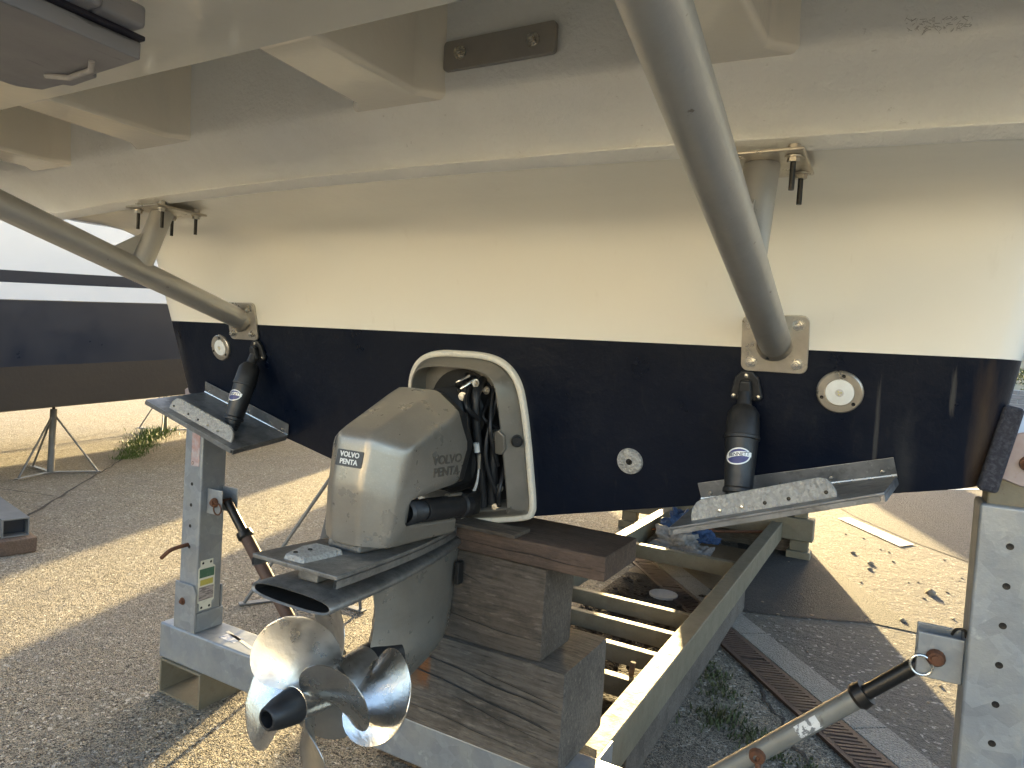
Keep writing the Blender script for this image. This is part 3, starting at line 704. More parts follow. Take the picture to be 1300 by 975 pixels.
MB().tube([T(.138,1.183,.12), T(.139,1.158,.12)], .008, 10).build('lead_connector', white_hose, sh)
MB().tube([T(.143,1.152,.118), T(.142,1.112,.12)], [.006,.0045], 10).build('brass_fitting', plate_st, sh)
mb = MB()
for k in range(6): mb.lathe(T(.152,1.185+.0,.045), Vector((-1,-.4,0)), [(k*.0045, .017-(k%2)*.004), (k*.0045+.002, .017-(k%2)*.004)], 16)
mb.build('trim_sensor', plate_st, sh)
mb = MB(); a = [T(.178,1.21,.060), T(.198,1.195,.060), T(.198,1.155,.060), T(.186,1.14,.060), T(.166,1.14,.060), T(.166,1.20,.060)]
mb.prism(a, TN*.014); mb.build('hinge_boss', shield_m, sh, bevel=.004)
MB().lathe(T(.212,1.172,.03), TN*.8+Vector((.5,0,0)), [(0,.016), (.014,.016), (.018,.012), (.018,.0005)], 18).build('pivot_plug', black, sh)

# ------------------------------------------------------------------ stern drive
cx = .022
P = dict(a=(.045,-.462,1.193), b=(.040,-.481,1.07), c=(.036,-.476,.938), d=(.115,-.402,1.165), e=(.102,-.428,1.05), f=(.094,-.438,.936),
         g=(.060,-.225,1.296), h=(.128,-.220,1.247), i=(.142,-.190,1.16), j=(.128,-.205,1.062), k=(.116,-.385,1.043), l=(.108,-.385,.985), m=(.085,-.140,.956), n=(.085,-.140,.918))
def R_(k, s): p = P[k]; return Vector((cx+p[0]*s, p[1], p[2]))
from mathutils.bvhtree import BVHTree
names = list(P)
mb = MB(); vs_ = [R_(k, 1) for k in names]+[R_(k, -1) for k in names]; N_ = len(names)
ix = {k: i for i, k in enumerate(names)}
def fc(s, *ks): return tuple(ix[k]+(0 if s > 0 else N_) for k in ks)
fs = []
for s in (1, -1):
    for q in (('a','d','e','b'), ('b','e','f','c'), ('d','h','i','j','k','e'), ('e','k','l','f'), ('l','m','n','f'), ('a','g','h','d')): fs.append(fc(s, *q))
def bridge(*ks):
    for a, b in zip(ks, ks[1:]): fs.append((ix[a], ix[b], ix[b]+N_, ix[a]+N_))
bridge('c', 'b', 'a', 'g', 'h', 'i', 'j', 'k', 'l', 'm', 'n', 'f', 'c')
mb.add(vs_, fs)
bvh = BVHTree.FromPolygons(vs_, fs)
drive = mb.build('stern_drive', cowl_m, boat, angle=75)
me = drive.data
cr = me.attributes.new('crease_edge', 'FLOAT', 'EDGE')
hard = {tuple(sorted((ix[a]+o_, ix[b]+o_))) for a, b in (('j','k'), ('k','l'), ('l','m'), ('m','n'), ('n','f'), ('f','c'), ('h','i'), ('i','j'), ('g','h')) for o_ in (0, N_)}
for e in me.edges: cr.data[e.index].value = .93 if tuple(sorted(e.vertices)) in hard else (.60 if abs(e.vertices[0]-e.vertices[1]) != N_ else .85)
for v in me.vertices: v.co = Vector((v.co.x*1.035, v.co.y*1.012, v.co.z*1.012))
sb = drive.modifiers.new('subdivision', 'SUBSURF'); sb.levels = 3; sb.render_levels = 3
# black seal behind the cowl
mb = MB()
seal = [Vector((cx+x, y, z)) for x, y, z in ((.055,-.226,1.285), (.120,-.222,1.238), (.133,-.196,1.16), (.118,-.21,1.06), (0,-.21,1.03), (-.118,-.21,1.06), (-.133,-.196,1.16), (-.120,-.222,1.238), (-.055,-.226,1.285))]
mb.prism(seal, (0, .045, .002)); mb.build('cowl_seal', black, drive, bevel=.006)
MB().box(cx-.085, cx+.085, -.20, -.05, 1.03, 1.19).build('gear_housing', blackdark, drive, bevel=.02)
# badge and embossed lettering
nrm = (R_('a',1)-R_('b',1)).cross(R_('b',-1)-R_('b',1)).normalized()
if nrm.y > 0: nrm = -nrm
bc = Vector((cx+.0, -.4705, 1.135))
upd = (R_('a',1)-R_('b',1)).normalized()
mt = Matrix((Vector((1,0,0)), upd, nrm)).transposed().to_4x4(); 
off = (R_('a',1)-bc).dot(nrm); mt.translation = bc+nrm*off
mb = MB(); a, e = sprism(mt, rrect(.078, .038, .003, 3), -.001, .0035); mb.prism(a, e); mb.build('emblem_plate', badge_dark, drive, smooth=False)
xd = Vector((1,0,0)); yd = upd
for s_, dy in (('VOLVO', .0085), ('PENTA', -.0085)):
    text('emblem_lettering', s_, .0165, mt @ Vector((0, dy, .0040)), xd, yd, badge_ink, drive, .0012, sx=1.05, bold=.0004)
pl = (R_('d',1), R_('h',1), R_('j',1), R_('e',1))
xd = (R_('h',1)-R_('d',1)); xd.z *= .1; xd.normalize()
nn = (pl[1]-pl[0]).cross(pl[3]-pl[0]).normalized()
if nn.x < 0: nn = -nn
xd = (xd-nn*xd.dot(nn)).normalized(); yd = nn.cross(xd)
de = drive.evaluated_get(bpy.context.evaluated_depsgraph_get()).to_mesh()
bvh = BVHTree.FromPolygons([v.co+ORG[drive.name] for v in de.vertices], [tuple(p.vertices) for p in de.polygons])
for s_, dz in (('VOLVO', .017), ('PENTA', -.013)):
    o_ = Vector((cx+.2, -.268, 1.112+dz))
    lt = text('side_lettering', s_, .031, o_, Vector((0,1,0)), Vector((0,0,1)), relief_ink, drive, .003, bold=.0007)
    for v in lt.data.vertices:
        wp = v.co+ORG[lt.name]; hit = bvh.ray_cast(Vector((cx+.4, wp.y, wp.z)), Vector((-1,0,0)))
        if hit[0] is not None: v.co.x = hit[0].x+(.0022 if v.co.x > 0 else -.001)-ORG[lt.name].x
for (y, z) in ((-.206, 1.145), (-.215, 1.085)):
    o_ = Vector((cx+.14, y, z)); o_ += nn*((pl[0]-o_).dot(nn)+.0006); MB().lathe(o_, nn, [(0,.004), (.001,.003), (.0012,.0002)], 10).build('cowl_screw', black, drive)
# steering ram
ra, rb = Vector((.128, -.395, 1.013)), Vector((.112, -.115, .985)); dv = (rb-ra).normalized()
ram = MB().lathe(ra, dv, [(.075,.0), (.075,.026), (.082,.029), (.25,.029), (.256,.034), (.285,.034), (.288,.026), (.30,.02), (.30,0)], 28).build('steering_ram', black, boat, angle=30)
pf = [(.0,.024)]
for k in range(9): pf += [(.006+k*.0075, .031-.0006*k), (.0098+k*.0075, .023)]
MB().lathe(ra, dv, pf+[(.078,.022)], 28).build('ram_gaiter', black, ram, angle=25)
MB().tube([ra+dv*.20+Vector((0,-.01,.03)), ra+dv*.27+Vector((0,-.005,.03))], .007, 10).build('ram_fitting', plate_st, ram)
MB().box(.085, .135, -.135, -.06, .955, 1.02).build('ram_bracket', dark_iron, ram, bevel=.008)
# plates and leg
def slab(pts, z0, th, dz=0): 
    return [Vector((x, y, z0+dz*(y+.4))) for x, y in pts], Vector((0, 0, th))
outline = [(.125,-.622), (.122,-.56), (.112,-.42), (.095,-.28), (.070,-.15), (.045,-.06), (.0,-.02)]
ol = [(cx*.6+x, y) for x, y in outline]+[(cx*.6-x, y) for x, y in outline[-2::-1]]
mb = MB(); a, e = slab(ol, .905, .011, -.03); mb.prism(a, e)
vp = mb.build('anti_ventilation_plate', plate_m, drive, bevel=.003)
mb = MB()
for sg in (1, -1):
    r0 = [Vector((cx*.6+x*sg, y, .905-.03*(y+.4))) for x, y in outline]
    mb.grid([r0, [p+Vector((0, 0, -.016)) for p in r0], [p+Vector((-.007*sg, 0, -.016)) for p in r0], [p+Vector((-.007*sg, 0, 0)) for p in r0]])
mb.build('plate_edge', plate_m, drive, angle=50)
mb = MB(); mb.prism([Vector((cx*.6+x, y, z)) for x, y, z in ((-.05,-.47,.918), (.05,-.47,.918), (.085,-.14,.908), (-.085,-.14,.908))], (0,0,.024)); mb.build('cowl_plinth', plate_m, drive, bevel=.008)
bt = [(-.034,-.612,.9115), (.030,-.610,.9115), (.040,-.492,.909), (-.056,-.492,.909), (-.060,-.53,.910)]
mb = MB(); nb = len(bt)
mb.add([Vector(p) for p in bt]+[Vector((-.01+(p[0]+.01)*.84, -.548+(p[1]+.548)*(.84 if p[1] < -.55 else .98), p[2]+.022)) for p in bt], [tuple(range(nb, 2*nb))]+[(i, (i+1) % nb, nb+(i+1) % nb, nb+i) for i in range(nb)])
ab = mb.build('zinc_anode', zinc, drive, bevel=.004)
for x, y in ((-.010,-.55), (-.018,-.585)): MB().lathe((x, y, .9335), (0,0,1), [(0,.0055), (.002,.005), (.0005,.003), (.0005,.0002)], 12).build('anode_screw', dark_iron, drive)
mb = MB(); mb.box(-.02, .04, -.575, -.38, .872, .902); mb.build('plate_spacer', plate_m, drive, bevel=.006)
# lower plate with exhaust outlet
def oval(y, hw, hh, zc, n=28, e=2.6):
    out = []
    for k in range(n):
        a = 2*PI*k/n; c_, s_ = math.cos(a), math.sin(a)
        out.append(Vector((cx*.6+math.copysign(abs(c_)**(2/e), c_)*hw, y, zc+math.copysign(abs(s_)**(2/e), s_)*hh)))
    return out
rings = [oval(-.623, .111, .0145, .850), oval(-.627, .117, .0185, .850), oval(-.622, .120, .021, .850), oval(-.50, .116, .019, .850), oval(-.36, .105, .019, .850), oval(-.22, .085, .019, .851), oval(-.10, .058, .018, .852), oval(-.02, .036, .016, .853), oval(.03, .012, .010, .850)]
MB().grid(rings, True).build('exhaust_plate', plate_m, drive, angle=60)
mb = MB(); mb.grid([oval(-.6235, .1108, .0143, .850), oval(-.55, .105, .012, .850), oval(-.549, .001, .0005, .850)], True); mb.build('exhaust_hollow', blackdark, drive, smooth=False)
def foil(z, yf, yr, ht, n=12):
    out = []
    for k in range(n): 
        t = k/(n-1); y = yf+(yr-yf)*t; h = ht*2.6*(math.sqrt(t)*.55*(1-t)**.55+.06*t); out.append((h, y))
    return [Vector((cx*.6+x, y, z)) for x, y in out]+[Vector((cx*.6-x, y, z)) for x, y in out[-2:0:-1]]
lg = [foil(*q) for q in ((.845,.03,-.42,.056), (.80,.022,-.365,.052), (.74,.014,-.35,.048), (.69,.008,-.352,.046), (.65,.002,-.362,.050), (.62,-.012,-.37,.060), (.595,-.03,-.375,.063), (.57,-.06,-.375,.056), (.545,-.10,-.37,.04), (.525,-.15,-.365,.024), (.50,-.22,-.36,.010), (.46,-.29,-.365,.006))]
mb = MB(); mb.grid(lg, True); mb.add(lg[-1], [tuple(range(len(lg[-1])))])
leg = mb.build('lower_leg', cowl_m, drive, angle=50)
MB().box(cx*.6+.035, cx*.6+.050, -.045, -.018, .735, .80).build('water_intake', blackdark, drive, bevel=.003)
# propellers
AZ = .606
def yy(v): return Vector((cx*.6, v, AZ))
axb = Vector((0, 1, 0))
MB().lathe(yy(-.672), axb, [(.035,.0002), (.035,.0165), (.0,.0175), (-.001,.021), (.002,.0245), (.03,.033), (.072,.0395), (.076,.0395), (.076,.03)], 32).build('propeller_cone', black, drive, angle=40)
MB().lathe(yy(-.60), axb, [(0,.036), (.002,.0405), (.06,.042), (.118,.044), (.12,.03)], 36).build('propeller_hub', prop_m, drive, angle=40)
MB().lathe(yy(-.476), axb, [(0,.034), (.002,.045), (.09,.049), (.11,.05), (.112,.03)], 36).build('propeller_hub', prop_dirty, drive, angle=40)
MB().lathe(yy(-.362), axb, [(-.004,.04), (.0,.048), (.03,.051), (.09,.05)], 30).build('gear_collar', black, drive, angle=40)
def blade(phi, hand, yc, R, mat, wmax=.175, pitch=.50, rake=.12):
    nr, nq = 15, 15; front = []; 
    ph = rad(phi); r0 = .034
    def pt(r, q):
        b = math.atan(pitch/(2*PI*r)); b = min(b, rad(58))
        ang = ph+hand*q*math.cos(b)/r
        ax = q*math.sin(b)
        rk = rake*(r-r0)                        # blades lean aft towards the tip
        cup = max(0, (q/wmax-.22))**2*.22*wmax   # cupped trailing edge
        rad_v = Vector((math.cos(ang), 0, math.sin(ang)))
        return yy(yc)+rad_v*r+Vector((0, -ax-rk-cup, 0))
    for side in (0, 1):
        rows = []
        for i in range(nr):
            u = i/(nr-1); u2 = math.sin(u*PI/2)**.92
            r = r0+(R-r0)*u2
            wv = wmax*(.40+.60*math.sin(min(1, u2/.62)*PI/2)) if u2 < .62 else wmax*math.sqrt(max(0, 1-((u2-.62)/.38)**2.3))
            wv = max(wv, .004)
            row = []
            for k in range(nq):
                s = k/(nq-1)*2-1; s = math.sin(s*PI/2)
                q = wv*.5*s+.010*u2
                p = pt(r, q)
                th = .0045*(1-s*s)*(1.3-u2)+.0007
                pn = (pt(r+.002, q)-pt(r-.002, q)).cross(pt(r, q+.002)-pt(r, q-.002)).normalized()
                row.append(p+pn*(th if side else -th))
            rows.append(row)
        front.append(rows)
    mb = MB(); mb.grid(front[0]); mb.grid(front[1])
    a, b = front
    ea = [r[0] for r in a]+a[-1][1:]+[r[-1] for r in a[-2::-1]]
    eb = [r[0] for r in b]+b[-1][1:]+[r[-1] for r in b[-2::-1]]
    mb.grid([ea, eb])
    return mb.build('propeller_blade', mat, drive, angle=70)
for k, mt_ in ((0, prop_m), (1, prop_dirty), (2, prop_m), (3, prop_dirty)): blade(16+90*k, 1, -.555, .185, mt_, wmax=.212, pitch=.42)
for k, mt_ in ((0, prop_m), (1, prop_dirty), (2, prop_dirty)): blade(-4+120*k, -1, -.425, .195, mt_, wmax=.225, pitch=.44)

# ------------------------------------------------------------------ trim tabs and their rams
for sg in (-1, 1):
    H1 = T(1.122*sg, 1.188, .004); H2 = T(.712*sg, 1.070, .004)
    R1 = Vector((1.10*sg, -.252, 1.166 if sg < 0 else 1.184)); R2 = Vector((.700*sg, -.212, 1.040))
    n_ = (H2-H1).cross(R1-H1).normalized(); n_ = n_ if n_.z > 0 else -n_
    def tb(u, v, h=0): return H1.lerp(H2, u).lerp(R1.lerp(R2, u), v)+n_*h
    mb = MB(); mb.prism([tb(0,.02), tb(1,.02), tb(1,.985), tb(.97,1), tb(.03,1), tb(0,.985)], n_*.005)
    tab = mb.build('trim_tab', galv_tab, boat, smooth=False, bevel=.0012)
    mb = MB(); up_ = (T(1, 1.3)-T(1, 1.2)).normalized(); up_ = (up_+Vector((-.25*sg, 0, 0))).normalized()
    mb.prism([H1+up_*.004, H2+up_*.004, H2+up_*.047, H1+up_*.047], TN*.0035); mb.build('hinge_flange', galv_tab, tab, smooth=False, bevel=.001)
    mb = MB(); mb.tube([tb(.0,.012,.006), tb(1,.012,.006)], .0048, 10); mb.build('hinge_pin', steel, tab)
    for u in (.06, .3, .55, .8, .94):
        p = H1.lerp(H2, u)+up_*.019; MB().lathe(p, TN, [(.0035,.0055), (.006,.0045), (.0068,.0005)], 12).build('screw', steel, tab)
    for u0, u1 in ((0, .006), (.994, 1)):
        mb = MB(); mb.prism([tb(u0,.03,-.0005), tb(u1,.03,-.0005), tb(u1,.99,-.0005), tb(u0,.99,-.0005)], n_*-.012)
        mb.build('tab_side_flange', galv_tab, tab, smooth=False)
    mb = MB(); mb.prism([tb(.02,.965,-.0005), tb(.98,.965,-.0005), tb(.98,.998,-.0005), tb(.02,.998,-.0005)], n_*-.010); mb.build('tab_rear_flange', galv_tab, tab, smooth=False)
    # upright zinc fin
    ex = (R2-R1).normalized(); L_ = (R2-R1).length
    fo = R1.lerp(R2, .20)+n_*.0055+(H1-R1)*.115
    fl = .70*L_; tilt = (n_*1.0+(H1-R1).normalized()*.25).normalized()
    pts = [(0, 0), (fl, 0), (fl, .012), (fl*.985, .028), (fl*.945, .040), (fl*.90, .045), (fl*.10, .045), (fl*.05, .040), (fl*.018, .028), (0, .012)]
    mb = MB(); mb.prism([fo+ex*x+tilt*y for x, y in pts], (H1-R1).normalized()*.007); mb.build('zinc_fin', zinc, tab, bevel=.0012)
    for u, mt_ in ((.06, dark_iron), (.30, dark_iron), (.46, dark_iron), (.62, steel), (.78, steel)):
        p = fo+ex*(fl*(u if sg < 0 else u))+tilt*.014; nv = -(H1-R1).normalized(); MB().lathe(p, nv, [(0,.0042), (.0015 if mt_ is dark_iron else .004,.0036), (.002 if mt_ is dark_iron else .0048,.0003)], 12).build('fin_bolt', mt_, tab)
    # ram
    p1 = T(.808*sg, 1.350, .022); p0 = tb(.77, .60, .012); p0.x = .822*sg
    dv = (p0-p1); Lr = dv.length; dv.normalize()
    body = MB().lathe(p1, dv, [(.0,.0), (.0,.013), (.018,.015), (.030,.017), (.034,.024), (.042,.0295), (.050,.0345), (.10,.037), (.102,.0385), (.108,.0385), (.110,.0355), (.125,.0345), (Lr-.045,.0300), (Lr-.041,.033), (Lr-.033,.033), (Lr-.031,.0265), (Lr-.018,.0255), (Lr-.016,.022), (Lr,.021), (Lr,.0)], 32).build('trim_actuator', black, boat, angle=32)
    mt = frame(T(.808*sg, 1.362), TN)
    mb = MB(); a, e = sprism(mt, [(-.036,-.026), (-.03,-.034), (.03,-.034), (.036,-.026), (.026,.018), (.012,.034), (-.012,.034), (-.026,.018)], .0005, .012); mb.prism(a, e)
    mb.build('actuator_bracket', black, body, bevel=.003)
    mb = MB(); a, e = sprism(mt, [(-.017,-.03), (.017,-.03), (.012,.016), (-.012,.016)], .011, .030); mb.prism(a, e); mb.build('bracket_knuckle', black, body, bevel=.006)
    for bx, by in ((-.027,-.024), (.027,-.024), (0,.024)):
        MB().lathe(mt @ Vector((bx, by, .012)), TN, [(0,.0055), (.003,.0048), (.004,.0005)], 12).build('bracket_screw', steel, body)
    # oval badge wrapped on the ram, facing aft
    vw = Vector((.0 if sg > 0 else .15, -1, .35)); vw = (vw-dv*vw.dot(dv)).normalized(); sd2 = dv.cross(vw)*-1
    # text x direction: to the right when seen from aft
    if sd2.x < 0: sd2 = -sd2
    rr_ = .0350
    def cyl(u, v, h, s0=.152):
        an = u/rr_; sl_ = s0-v; rad_ = rr_-(sl_-.11)*.020+h
        return p1+dv*sl_+(vw*math.cos(an)+sd2*math.sin(an))*rad_
    tl = .18
    def ell(t, a, b): x, y = math.cos(t)*a, math.sin(t)*b; return x*math.cos(tl)-y*math.sin(tl), x*math.sin(tl)+y*math.cos(tl)
    n = 40; mb = MB(); rows = [[cyl(*ell(2*PI*k/n, a, b), h) for k in range(n)] for a, b, h in ((.0275,.0185,.0004), (.0275,.0185,.0016), (.0245,.0158,.0016), (.0245,.0158,.0004))]
    mb.grid(rows, True); mb.build('badge_rim', badge_ink, body)
    mb = MB(); rows = [[cyl(*ell(2*PI*k/n, .0255*f, .0165*f), .0008) for k in range(n)] for f in (1, .66, .33, .02)]; mb.grid(rows, True); mb.build('badge_field', badge_blue, body)
    mb = MB(); rows = [[cyl(-.024+.053*k/14, v+.006*math.sin(k/14*PI)*.6+.0065*(k/14-.5), .0013) for k in range(15)] for v in (.0072, -.0030)]; mb.grid(rows); mb.build('badge_banner', badge_ink, body)
    cu = bpy.data.curves.new('t', 'FONT'); cu.body = 'BENNETT'; cu.size = .0108; cu.align_x = 'CENTER'; cu.align_y = 'CENTER'; cu.resolution_u = 2; cu.offset = .0002
    to = bpy.data.objects.new('t', cu); me = bpy.data.meshes.new_from_object(to); bpy.data.objects.remove(to)
    mb = MB(); mb.v = [cyl(v.co.x*.95+.0015, v.co.y+.0042+.0055*(v.co.x/.053), .0017) for v in me.vertices]; mb.f = [tuple(p.vertices) for p in me.polygons]; mb.build('badge_lettering', badge_dark, body, smooth=False)

# ------------------------------------------------------------------ trailer
tr = empty('boat_trailer', (0, 1.5, 0), 'galvanised boat trailer with square posts, long rails and cross bars under the navy hull', 'trailer')
cbm = MB(); cbm.box(-1.335, 1.42, 0, .145, .135, .272)
cbm = cbm.build('cross_beam', galv, tr, bevel=.008, seg=3)
for x0, x1 in ((-1.315, -1.075), (1.13, 1.37)):
    mb = MB(); t_ = .008
    mb.box(x0, x0+t_, -.005, .20, .0, .134); mb.box(x1-t_, x1, -.005, .20, .0, .134); mb.box(x0+t_, x1-t_, -.004, .199, .0, t_); mb.box(x0+t_, x1-t_, -.004, .199, .126, .1345)
    mb.build('skid_foot', galv_dirty, tr, smooth=False)
MB().box(-1.04, -.955, .040, .085, .2722, .2730).build('beam_sticker', blue_white, cbm, smooth=False)
MB().prism([(-1.06,.10,.2722), (-.87,.055,.2722), (-.87,.042,.2722), (-1.06,.086,.2722)], (0,0,.0008)).build('white_tape', sealant, cbm, smooth=False)
for sg, xc in ((-1, -1.195), (1, 1.326)):
    h = .052 if sg < 0 else .056
    top = 1.045 if sg < 0 else 1.155
    y0, y1 = .012, .122
    mb = MB(); mb.box(xc-h, xc+h, y0, y1, .272, top)
    post = mb.build('post', galv, tr, bevel=.007, seg=3)
    for z in [.432+.0805*k for k in range(10)]:
        if z > top-.05: continue
        if sg < 0 and z < .55: continue
        MB().lathe((xc+(0 if sg < 0 else .0), y0, z), (0, -1, 0), [(.0002,.0070), (.0010,.0064), (.0005,.0002)], 14).build('pin_hole', dark_iron, post)
    # socket at the foot
    sk = MB(); hb = h+.009
    sk.prism([(xc-hb, y0-.009, .2725), (xc+hb, y0-.009, .2725), (xc+hb, y0-.009, .425), (xc+hb-.02, y0-.009, .452), (xc-hb, y0-.009, .452)], (0, .008, 0))
    sk.box(xc-hb, xc-hb+.008, y0, y1+.008, .2725, .43); sk.box(xc+hb-.008, xc+hb, y0, y1+.008, .2725, .345); sk.box(xc-hb+.008, xc+hb-.008, y1+.0005, y1+.0085, .2725, .43)
    sk.build('post_socket', galv, tr, smooth=False, bevel=.002)
    hexbolt(frame((xc-.012, y0-.0095, .382), (0, -1, 0)), .0095, .009, 'bolt', rust, post)
    # inner telescoping tube and swivel plate carrying the bunk pad
    tz = 1.13 if sg < 0 else 1.225
    MB().box(xc-h+.012, xc+h-.012, y0+.012, y1-.012, top-.05, tz).build('inner_tube', galv_dirty if sg > 0 else galv, post, bevel=.006)
    ex = [(xc-.036, tz-.012), (xc+.01, tz-.028), (xc+.06, tz-.016), (xc+.075, tz+.06), (xc+.02, tz+.085), (xc-.012, tz+.075), (xc-.030, tz+.03)]
    if sg < 0: ex = [(2*xc-x, z) for x, z in ex]
    MB().prism([(x, y0+.004, z) for x, z in ex], (0, .012, 0)).build('swivel_plate', pinkish, post, bevel=.003)
    MB().lathe((xc+.018*sg, y0+.003, tz+.02), (0, -1, 0), [(0,.016), (.01,.015), (.011,.009), (.022,.008), (.0225,.0003)], 14).build('bolt', rust, post)
    # bunk pad along the flared hull side
    q = [(1.262, 1.183), (1.297, 1.178), (1.330, 1.352), (1.294, 1.360)]
    if sg < 0: q = [(-x, z) for x, z in q]
    mb = MB(); mb.prism([(x, .0 if sg > 0 else .25, z) for x, z in q], (0, .9, 0)); mb.build('bunk_pad', carpet, tr, bevel=.008, seg=3)
# fittings on the left post
lp = [o for o in tr.children if o.name == 'post'][0]
rp = [o for o in tr.children if o.name == 'post.001'][0]
xr = -1.195+.052
mb = MB(); mb.add([(-1.246,.011,.93), (-1.165,.011,.93), (-1.165,.011,1.02), (-1.225,.011,1.02)], [(0,1,2,3)])
mb = MB(); mb.box(-1.205, -1.158, .0112, .0118, .905, 1.03); mb.build('red_paint_mark', red_paint, lp, smooth=False)
# maker's label
mb = MB(); pts = [(.026,.352), (.080,.352), (.080,.378), (.090,.384), (.090,.515), (.080,.522), (.080,.545), (.026,.545), (.026,.522), (.018,.515), (.018,.384), (.026,.378)]
mb.prism([(xr+.0004, y, z) for y, z in pts], (.0016, 0, 0)); lab = mb.build('label_plate', sign_white, lp, smooth=False)
MB().box(xr+.0021, xr+.0026, .022, .086, .478, .512).build('label_green_panel', sign_green, lp, smooth=False)
MB().box(xr+.0021, xr+.0026, .026, .082, .448, .470).build('label_yellow_panel', sign_yellow, lp, smooth=False)
MB().box(xr+.0021, xr+.0026, .022, .086, .390, .442).build('label_print', sign_print, lp, smooth=False)
for y in (.036, .070):
    for z in (.362, .534): MB().lathe((xr+.0021, y, z), (1,0,0), [(0,.005), (.0006,.004), (.0007,.0002)], 10).build('label_rivet', dark_iron, lp)
def clevis(par, x, z, dirx):
    """two lug plates standing on the post side, with a rusty pin and ring"""
    for y in (.040, .108):
        MB().box(min(x, x+dirx*.085), max(x, x+dirx*.085), y, y+.006, z-.048, z+.048).build('lug_plate', galv, par, bevel=.003)
    p = MB(); p.tube([(x+dirx*.05, .020, z), (x+dirx*.05, .122, z)], .009, 12); p.build('lug_pin', rust, par)
    MB().lathe((x+dirx*.05, .038, z), (0,-1,0), [(0,.0185), (.004,.0185), (.012,.014), (.013,.0003)], 14).build('pin_head', rust, par)
    rg = [(x+dirx*.075+.021*math.cos(a), .030, z-.02+.021*math.sin(a)) for a in [k*2*PI/18 for k in range(19)]]
    MB().tube(rg, .0028, 8, cap=False).build('pull_ring', rust if dirx > 0 else steel, par)
clevis(lp, xr, .775, 1)
clevis(rp, 1.326-.056, .812, -1)
MB().tube(catmull([(1.245,.04,.868), (1.252,.03,.884), (1.266,.03,.884), (1.27,.04,.868)], 5), .0032, 8).build('shackle', dark_iron, rp)
# bent locking pin in the left post
MB().tube(catmull([(-1.203,.02,.600), (-1.203,-.03,.598), (-1.215,-.055,.588), (-1.235,-.075,.560)], 5), .0075, 10).build('locking_pin', rust, lp)
# sloping braces
def brace(sg, mat, x0, z0, x1, z1):
    yb = .077
    a = Vector((x0, yb, z0)); b = Vector((x1, yb, z1)); d = b-a
    br = MB().tube([a+d*.22, b], .0228, 20).build('brace', mat, tr)
    MB().tube([a, a+d*.215], .0165, 16).build('threaded_end', dark_iron, br)
    mb = MB(); mb.lathe(a+d*.20, d, [(0,.017), (.0,.028), (.022,.030), (.03,.0245)], 20); mb.build('brace_collar', dark_iron, br)
    return br, a, d
brR, a, d = brace(1, M('grey_brace_tube', (.21,.205,.18), .5, .35, var=[('noise', 12, .35, .7, (.27,.265,.24), .7), ('fine', 40, .58, .7, (.10,.08,.06), .6)]), 1.222, .806, .60, .20)
c = a+d*.55
MB().tube([c+Vector((-.0,-.015,.0)), c+Vector((.035,-.09,-.20))], .0072, 10).build('tommy_bar', rust, brR)
MB().lathe(c+Vector((0,-.020,0)), (0,-1,-.2), [(0,.020), (.010,.018), (.012,.008)], 14).build('bar_boss', rust, brR)
dn = d.normalized(); sidev = Vector((.2, -1, .35)); sidev = (sidev-dn*sidev.dot(dn)).normalized(); oth = dn.cross(sidev)
rows = [[a+d*t+(sidev*math.cos(an)+oth*math.sin(an))*.0234 for an in [(-.75+k*.17) for k in range(9)]] for t in (.345, .36, .38, .40, .415)]
MB().grid(rows).build('torn_sticker', M('torn_white_sticker', (.66,.65,.62), .6, var=[('noise', (60,60,60), .50, .54, (.10,.10,.10), .85)]), brR)
brL, a, d = brace(-1, brown_tube, -1.07, .775, -.60, .29)
c = a+d*.52
MB().tube([c+Vector((-.085,.0,-.03)), c+Vector((.085,-.01,.035))], .0068, 10).build('tommy_bar', rust, brL)
# long rails
for sg in (-1, 1):
    mb = MB(); mb.box(.362 if sg > 0 else -.442, .442 if sg > 0 else -.362, .150, 3.9, .125, .262)
    ra_ = mb.build('rail', galv_dirty, tr, bevel=.006, seg=3)
    e0 = .352 if sg > 0 else -.452
    MB().box(e0, e0+.10, .1465, .1495, .10, .266).build('rail_end_plate', galv, ra_, smooth=False)
    MB().box(.443 if sg > 0 else -.45, .45 if sg > 0 else -.443, .152, .26, .12, .268).build('rail_bracket', galv, ra_, smooth=False)
for y in (.80, 1.08, 1.345, 1.63):
    mb = MB(); mb.box(-.361, .361, y, y+.045, .125, .20); mb.build('cross_member', galv_dirty, tr, bevel=.005)
mb = MB(); mb.box(-.361, .361, 2.66, 2.72, .125, .215); mb.build('cross_member', galv_dirty, tr, bevel=.005)
MB().box(-.90, .66, 3.905, 4.03, .14, .31).build('front_beam', galv_dirty, tr, bevel=.008)
for x in (-.85, .50):
    mb = MB(); mb.box(x, x+.13, 3.93, 4.00, .06, .139); mb.build('front_leg', galv_dirty, tr, bevel=.004)
    MB().box(x-.02, x+.15, 3.90, 4.04, .0, .059).build('front_foot', galv_dirty, tr, bevel=.006)
    MB().box(x+.02, x+.11, 3.93, 4.0, .311, .43).build('front_post', galv_dirty, tr, bevel=.004)
MB().tube(catmull([(-.36,3.2,.20), (-.1,3.35,.23), (.05,3.5,.20), (.36,3.6,.235)], 6), .010, 9).build('rusty_rod', rust, tr)
MB().lathe((.0,3.42,.21), (1,.3,.2), [(0,.02), (.0,.036), (.035,.036), (.035,.02)], 12).build('rod_clamp', rust, tr)

